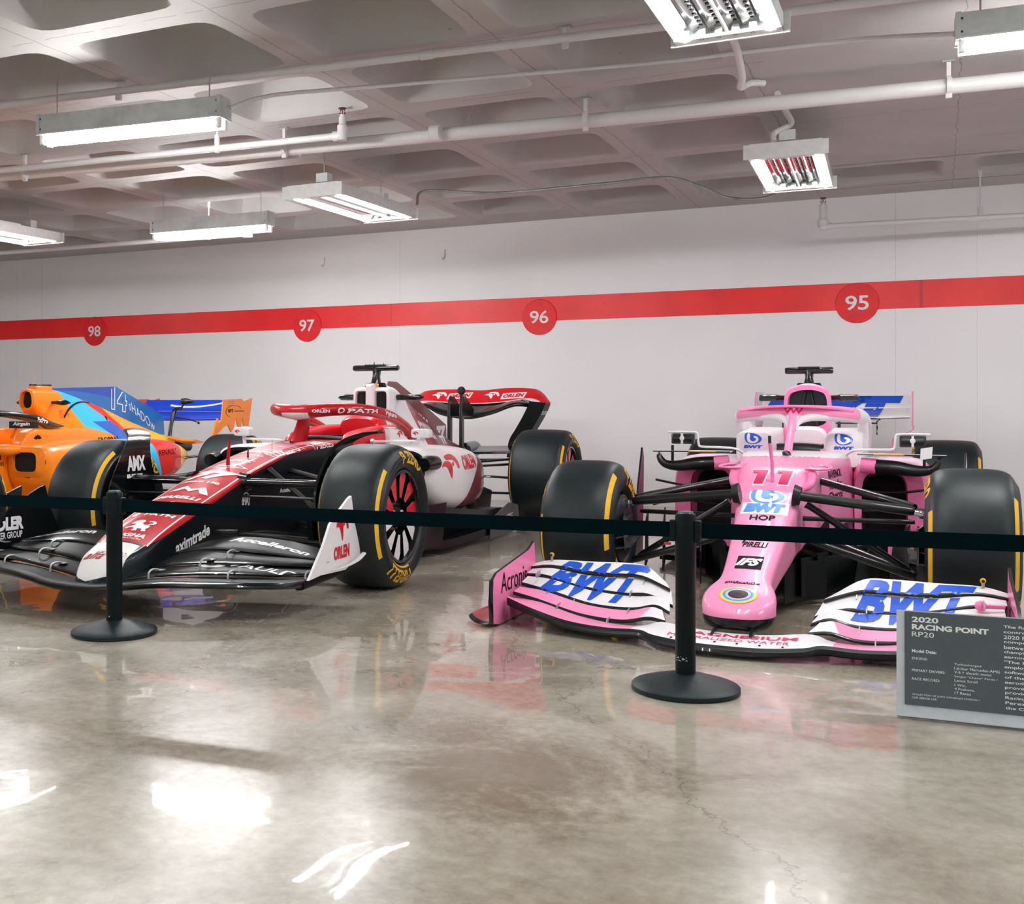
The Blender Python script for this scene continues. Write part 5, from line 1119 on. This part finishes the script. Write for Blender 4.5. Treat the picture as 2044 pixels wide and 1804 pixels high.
# ---------------------------------------------------------------- orange and blue car
OR = empty('racing_car', (-5.9, 4.6, 0), .11)
tag(OR, 'orange racing car with a blue, red and yellow swirl over its rear, far left', 'race car', 'parked racing cars')
orange_p = mat('orange_paint', '#f6861a', **GL)
def orange_car():
    c = OR
    def curve(y0, k, z0=1.0): return lambda x, y, z: (y > y0 + (z0 - z) * k)
    cols = [(lambda x, y, z: (y > 2.08 + (1.04 - z) * .75 + (z < .76) * (.76 - z) * 5.0), '#35b4e6'), (lambda x, y, z: (y > 2.22 + (.9 - z) * 2.1) & (z < .80), '#1e5fb8'),
            (lambda x, y, z: (y > 2.44 + (.95 - z) * 2.1), '#e0332a'), (lambda x, y, z: (y > 2.74 + (.88 - z) * 1.5), '#f2a23a'), (lambda x, y, z: (y > 3.3) & (z < .70) , '#f6c21e'),
            ]
    om = mat('swirl_livery', '#f6861a', layers=cols, **GL)
    b = MB(); hull(b, [(-1.1, .06, .06, .10, .16, .02, 0), (-.9, .11, .10, .12, .24, .03, .004), (-.5, .13, .12, .2, .38, .03, .004), (0, .16, .15, .22, .53, .04, .005), (.4, .2, .2, .18, .60, .05, .005), (.8, .26, .25, .10, .65, .05, .005), (1.05, .34, .33, .06, .66, .05, 0), (1.15, .36, .34, .06, .62, .05, 0), (1.7, .38, .34, .06, .60, .05, 0), (2.0, .36, .3, .06, .62, .05, 0)], orange_p, 4); b.bvh()
    b.decal(text('McLarenF1', .0), ink, (.8, .90, .575), (0, .34, 0), (0, 0, .034), (-1, 0, 0), back=0, reach=.8); b.decal(text('TeamBahrain', .0), ink, (.8, .92, .535), (0, .34, 0), (0, 0, .034), (-1, 0, 0), back=0, reach=.8); b.build('chassis', c)
    b = MB(); hull(b, [(1.78, .065, .06, .895, 1.045, .05, .002), (1.80, .072, .066, .885, 1.052, .05, .002), (1.95, .085, .075, .75, 1.052, .06, .003), (2.1, .16, .085, .62, 1.045, .06, .004), (2.3, .24, .08, .55, 1.01, .06, .004), (2.7, .26, .06, .48, .92, .05, .004), (3.1, .22, .045, .42, .81, .04, .003), (3.5, .16, .035, .36, .71, .03, .002), (3.8, .10, .03, .34, .64, .03, 0), (4.1, .06, .03, .42, .58, .02, 0)], om, 5, cap=(False, True), seg=4); bv = b.bvh()
    outer = half_ring(boxy(.065, .06, .895, 1.045, .05, .002)); b.rings([[(x, 1.78, z) for x, z in outer], [(x * .82, 1.775, .97 + (z - .97) * .86) for x, z in outer], [(x * .78, 1.83, .97 + (z - .97) * .84) for x, z in outer]], orange_p, (False, False)); b.rings([[(x * .79, 1.815, .97 + (z - .97) * .85) for x, z in outer], [(x * .7, 1.83, .97 + (z - .97) * .8) for x, z in outer]], void_m)
    ac = smooth([(2.08, .836), (2.145, .893), (2.244, .934), (2.379, .955), (2.52, .948)], 4); ws = [.011 - .007 * k / (len(ac) - 1) for k in range(len(ac))]
    loop = [(a_, b2 + w2) for (a_, b2), w2 in zip(ac, ws)] + [(a_ + .004, b2 - w2) for (a_, b2), w2 in zip(ac[::-1], ws[::-1])]
    b.decal(poly(loop), ink, (.8, 0, 0), (0, 1, 0), (0, 0, 1), (-1, 0, 0), back=0, reach=.9, bv=bv, step=.04)
    b.decal(STAR, ink, (.8, 2.70, .825), (0, .06, 0), (0, 0, .06), (-1, 0, 0), back=0, reach=.9, bv=bv); b.decal(text('E+', .0), mat('dark_orange', '#d8531a', .4), (.8, 2.10, .86), (0, .11, 0), (0, 0, .06), (-1, 0, 0), back=0, reach=.9, bv=bv)
    b.decal(text('PETROBRAS', .03), ink, (.8, 2.52, .655), (0, .45, 0), (0, 0, .035), (-1, 0, 0), back=0, reach=.9, bv=bv); b.decal(text('BR', .06), ink, (.8, 2.20, .655), (0, .14, 0), (0, 0, .04), (-1, 0, 0), back=0, reach=.9, bv=bv); b.build('engine_cover', c)
    e = MB(); e.box((-.0, 1.95, 1.058), (.075, .2, .04), orange_p); e.build('camera_plinth', c, bevel=.008)
    e = MB(); e.box((0, 1.95, 1.082), (.07, .19, .018), black_m); e.build('camera_cap', c, bevel=.006)
    for s in (-1, 1):
        e = MB(); e.tube([(s * .06, 1.99, .95), (s * .12, 1.98, .95), (s * .17, 1.98, .95), (s * .21, 1.98, .95), (s * .25, 1.985, .948)], [.012, .014, .022, .02, .002], gloss_black, 12); e.build('camera_pod', c)
    fb = mat('fin_blue', '#1264a8', rough=.3, coat=.4, layers=[(lambda x, y, z: (y < 2.95) & (z > 1.045 + (y - 2.3) * -.02 - (y - 2.3) * (y - 2.3) * .12), '#173f9c')])
    b = MB(); b.prism([(2.02, 1.03), (2.1, 1.062), (2.97, 1.088), (3.74, .84), (3.765, .66), (3.0, .70), (2.3, .90)], fb, (0, 0, 0), (0, 1, 0), (0, 0, 1), .008); b.bvh()
    b.decal(text('14', .05), white_l, (.3, 3.02, .980), (0, .24, -.03), (0, 0, .20), (-1, 0, 0), back=0, reach=.5); b.decal(text('14', .012), fb, (.3, 3.02, .980), (0, .222, -.028), (0, 0, .184), (-1, 0, 0), back=0, reach=.5, off=.003)
    b.decal(text('sHADOw', -.01), white_l, (.3, 3.38, .835), (0, .42, -.20), (0, -.02, .085), (-1, 0, 0), back=0, reach=.5); b.build('shark_fin', c)
    e = MB(); hp = [(-.33, 1.62, .76), (-.35, 1.4, .83), (-.35, 1.1, .865), (-.25, .85, .885), (0, .74, .885), (.25, .85, .885), (.35, 1.1, .868), (.35, 1.42, .832), (.34, 1.60, .785), (.32, 1.80, .775)]
    e.tube(hp, [.04, .034, .026, .026, .028, .026, .022, .032, .030, .004], gloss_black, 14, 4, flat=1.05); e.tube([(0, .75, .66), (0, .76, .88)], .02, gloss_black, 12); e.bvh(); e.decal(text('FxPro', .04), white_l, (.5, 1.47, .822), (0, .12, -.015), (0, 0, .034), (-1, 0, 0), back=0, reach=.4); e.build('halo', c)
    for s in (-1, 1):
        e = MB(); pod(e, [(1.28, .26, .34, .60, .66), (1.36, .24, .37, .58, .755), (1.55, .22, .37, .58, .765), (1.9, .15, .33, .58, .76), (2.3, .10, .28, .58, .74)], orange_p, s, 3, 28, 4.5); e.bvh()
        e.decal(merge(*[xf(poly(ellipse(.13, .26, 0, .3, 10)), 1, 1) if k == 2 else (lambda S, a: ([(u * math.cos(a) - v * math.sin(a), u * math.sin(a) + v * math.cos(a)) for u, v in S[0]], S[1]))(poly(ellipse(.12, .24, 0, .3, 10)), (k - 2) * .62) for k in range(5)]), ink, (s * .8, 1.42, .69), (0, s * .085, 0), (0, 0, .06), (-s, 0, 0), back=0, reach=.8); e.build('cockpit_side', c)
        e = empty('mirror', (s * .50, 1.1, .797), 0, c); q = MB(); q.box((0, 0, 0), (.2, .05, .046), black_m); q.bvh()
        if s > 0: q.decal(text('Airgain', .03, .2), white_l, (0, -.2, 0.004), (.14, 0, 0), (0, 0, .03), (0, 1, 0), back=0, reach=.4)
        q.build('mirror_housing', e, bevel=.008); q = MB(); q.tube([(-s * .06, .0, -.02), (-s * .14, .05, -.09)], .01, orange_p, 8); q.build('mirror_stalk', e)
        sp = mat('swirl_sidepod', '#f6861a', layers=[(lambda x, y, z: (y > 2.35 + (.5 - z) * .5), '#35b4e6'), (lambda x, y, z: (y > 2.66 + (.5 - z) * .55), '#d8261f'), (lambda x, y, z: (y > 3.22), '#f6c21e')], **GL)
        b = MB(); pod(b, [(1.12, .36, .66, .44, .645), (1.16, .34, .69, .36, .655), (1.35, .30, .72, .12, .67), (1.7, .26, .72, .10, .68), (2.2, .2, .66, .14, .665), (2.6, .16, .62, .26, .66), (2.95, .12, .56, .30, .645), (3.25, .10, .48, .35, .61), (3.5, .08, .38, .42, .56)], sp, s, 5, 40, 3.6, cap=(False, True)); bv = b.bvh()
        pod(b, [(1.12, .36, .66, .44, .645), (1.10, .41, .60, .475, .612), (1.16, .42, .59, .485, .60)], orange_p, s, 1, 40, 4.2, cap=(False, False)); pod(b, [(1.12, .412, .598, .478, .610), (1.16, .42, .59, .485, .60)], void_m, s, 1, 40, 4.2)
        b.decal(text('RENAULT', .0), ink, (s * 1.0, 2.88, .545), (0, s * .42, 0), (0, 0, .045), (-s, 0, 0), back=0, reach=1.0, bv=bv); b.build('sidepod', c)
        e = MB(); e.tube([(s * .34, .98, .64), (s * .40, 1.05, .625), (s * .45, 1.12, .63)], [.02, .04, .03], orange_p, 14, 3); e.build('inlet_fairing', c)
        e = MB(); e.prism([(.35, .05), (.66, .05), (.70, .42), (.40, .355)], carbon, (s * .86, 0, 0), (-s * .1, 1, 0), (0, 0, 1), .012, steel); e.build('bargeboard', c)
        for a, b_ in [((s * .14, 3.2, .42), (s * .58, 3.55, .50)), ((s * .12, 3.2, .2), (s * .58, 3.6, .17)), ((s * .1, 3.65, .46), (s * .58, 3.62, .48)), ((s * .12, 3.0, .30), (s * .58, 3.55, .34))]:
            e = MB(); arm(e, a, b_, .018); e.build('rear_suspension_arm', c)
        for a, b_ in [((s * .14, -.1, .48), (s * .66, 0, .45)), ((s * .14, -.1, .24), (s * .66, 0, .2))]:
            e = MB(); arm(e, a, b_, .022); e.build('suspension_arm', c)
        e = MB(); wing(e, [(s * .06, 3.72, .64), (s * .16, 3.80, .61), (s * .24, 3.9, .60)], [(s * .05, 4.02, .61), (s * .15, 4.1, .585), (s * .22, 4.12, .59)], orange_p, .02, .1, 4); e.build('tail_fairing', c)
    e = MB(); e.tube([(.03, 3.9, .56), (.03, 4.15, .54)], .045, carbon, 16); e.build('exhaust', c)
    b = MB(); b.prism([(-.7, 1.1), (.7, 1.1), (.74, 3.1), (-.74, 3.1)], carbon, (0, 0, .045), (1, 0, 0), (0, 1, 0), .03); b.build('floor_tray', c)
    wheel(c, -.84, 0, .335, .34, .17, -1); wheel(c, .84, 0, .335, .34, .17, 1); wheel(c, -.79, 3.6, .339, .43, .17, -1, name='rear_wheel'); wheel(c, .79, 3.6, .339, .43, .17, 1, name='rear_wheel')
    f = empty('front_wing', (0, -1.1, .08), 0, c); e = MB(); wing(e, [(-.95, .1, .04), (0, -.1, -.02), (.95, .1, .04)], [(-.95, .35, .08), (0, .12, .02), (.95, .35, .08)], orange_p, .02, .02, 4); e.build('main_plane', f)
    f = empty('rear_wing', (0, 4.15, .85), 0, c); bl = mat('wing_blue', '#123fc4', rough=.3, coat=.4, layers=[(lambda x, y, z: ((z - .06 - x * .06 - (x - .1) * (x - .1) * .35).abs() < .008) & (x > -.2), '#dfe6f2')])
    b = MB(); wing(b, [(-.5, .0, .03), (0, .0, .03), (.5, .0, .03)], [(-.5, .14, .130), (0, .14, .130), (.5, .14, .130)], bl, .014, .15, 3); b.build('rear_flap', f)
    b = MB(); wing(b, [(-.5, -.22, -.045), (0, -.22, -.055), (.5, -.22, -.045)], [(-.5, .02, .02), (0, .02, .02), (.5, .02, .02)], bl, .018, .12, 3, carbon); b.build('rear_main_plane', f)
    for s in (-1, 1):
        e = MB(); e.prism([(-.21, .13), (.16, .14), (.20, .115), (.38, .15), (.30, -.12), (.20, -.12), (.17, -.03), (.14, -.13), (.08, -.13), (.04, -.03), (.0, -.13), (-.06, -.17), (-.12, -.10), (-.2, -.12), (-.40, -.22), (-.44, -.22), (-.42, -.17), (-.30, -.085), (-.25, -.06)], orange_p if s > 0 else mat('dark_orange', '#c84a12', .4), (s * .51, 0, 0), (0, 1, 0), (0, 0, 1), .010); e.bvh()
        if s > 0:
            e.decal(text('NTT', .06), ink, (.8, -.07, .028), (0, .10, 0), (0, 0, .032), (-1, 0, 0), back=0, reach=.5); e.decal(text('Communications', .0), ink, (.8, .10, .028), (0, .20, 0), (0, 0, .020), (-1, 0, 0), back=0, reach=.5); e.decal(band(.47, .5, .5, 4.2, 24), ink, (.8, .0, .02), (0, .34, 0), (0, 0, .12), (-1, 0, 0), back=0, reach=.5)
            for k in range(3): e.decal(grid2(3, 1), bl, (.8, -.06, .115 - k * .018), (0, .12, 0), (0, 0, .004), (-1, 0, 0), back=0, reach=.5)
        e.tube([(s * .51, -.42, -.21), (s * .51, -.36, -.11), (s * .51, -.31, -.05)], .010, orange_p, 8, 3, flat=2)
        e.build('rear_endplate', f)
    e = MB(); e.tube([(0, -.30, -.24), (0, -.26, -.1), (0, -.2, .03), (0, -.1, .05)], [.02, .018, .022, .02], carbon, 12, 4, flat=.8); e.lathe([(-.05, 0), (-.045, .025), (0, .03), (.09, .004)], (.12, -.2, .115), (1, .4, 0), carbon, 18); e.tube([(.1, -.2, .1), (.06, -.2, .03)], .008, carbon, 8); e.tube([(.0, -.2, -.03), (.2, -.3, -.05), (.32, -.34, -.075)], .005, carbon, 8, 3); e.lathe([(-.02, 0), (0, .014), (.02, 0)], (.33, -.34, -.08), (0, 1, 0), carbon, 12); e.build('wing_pylon', f)
orange_car()
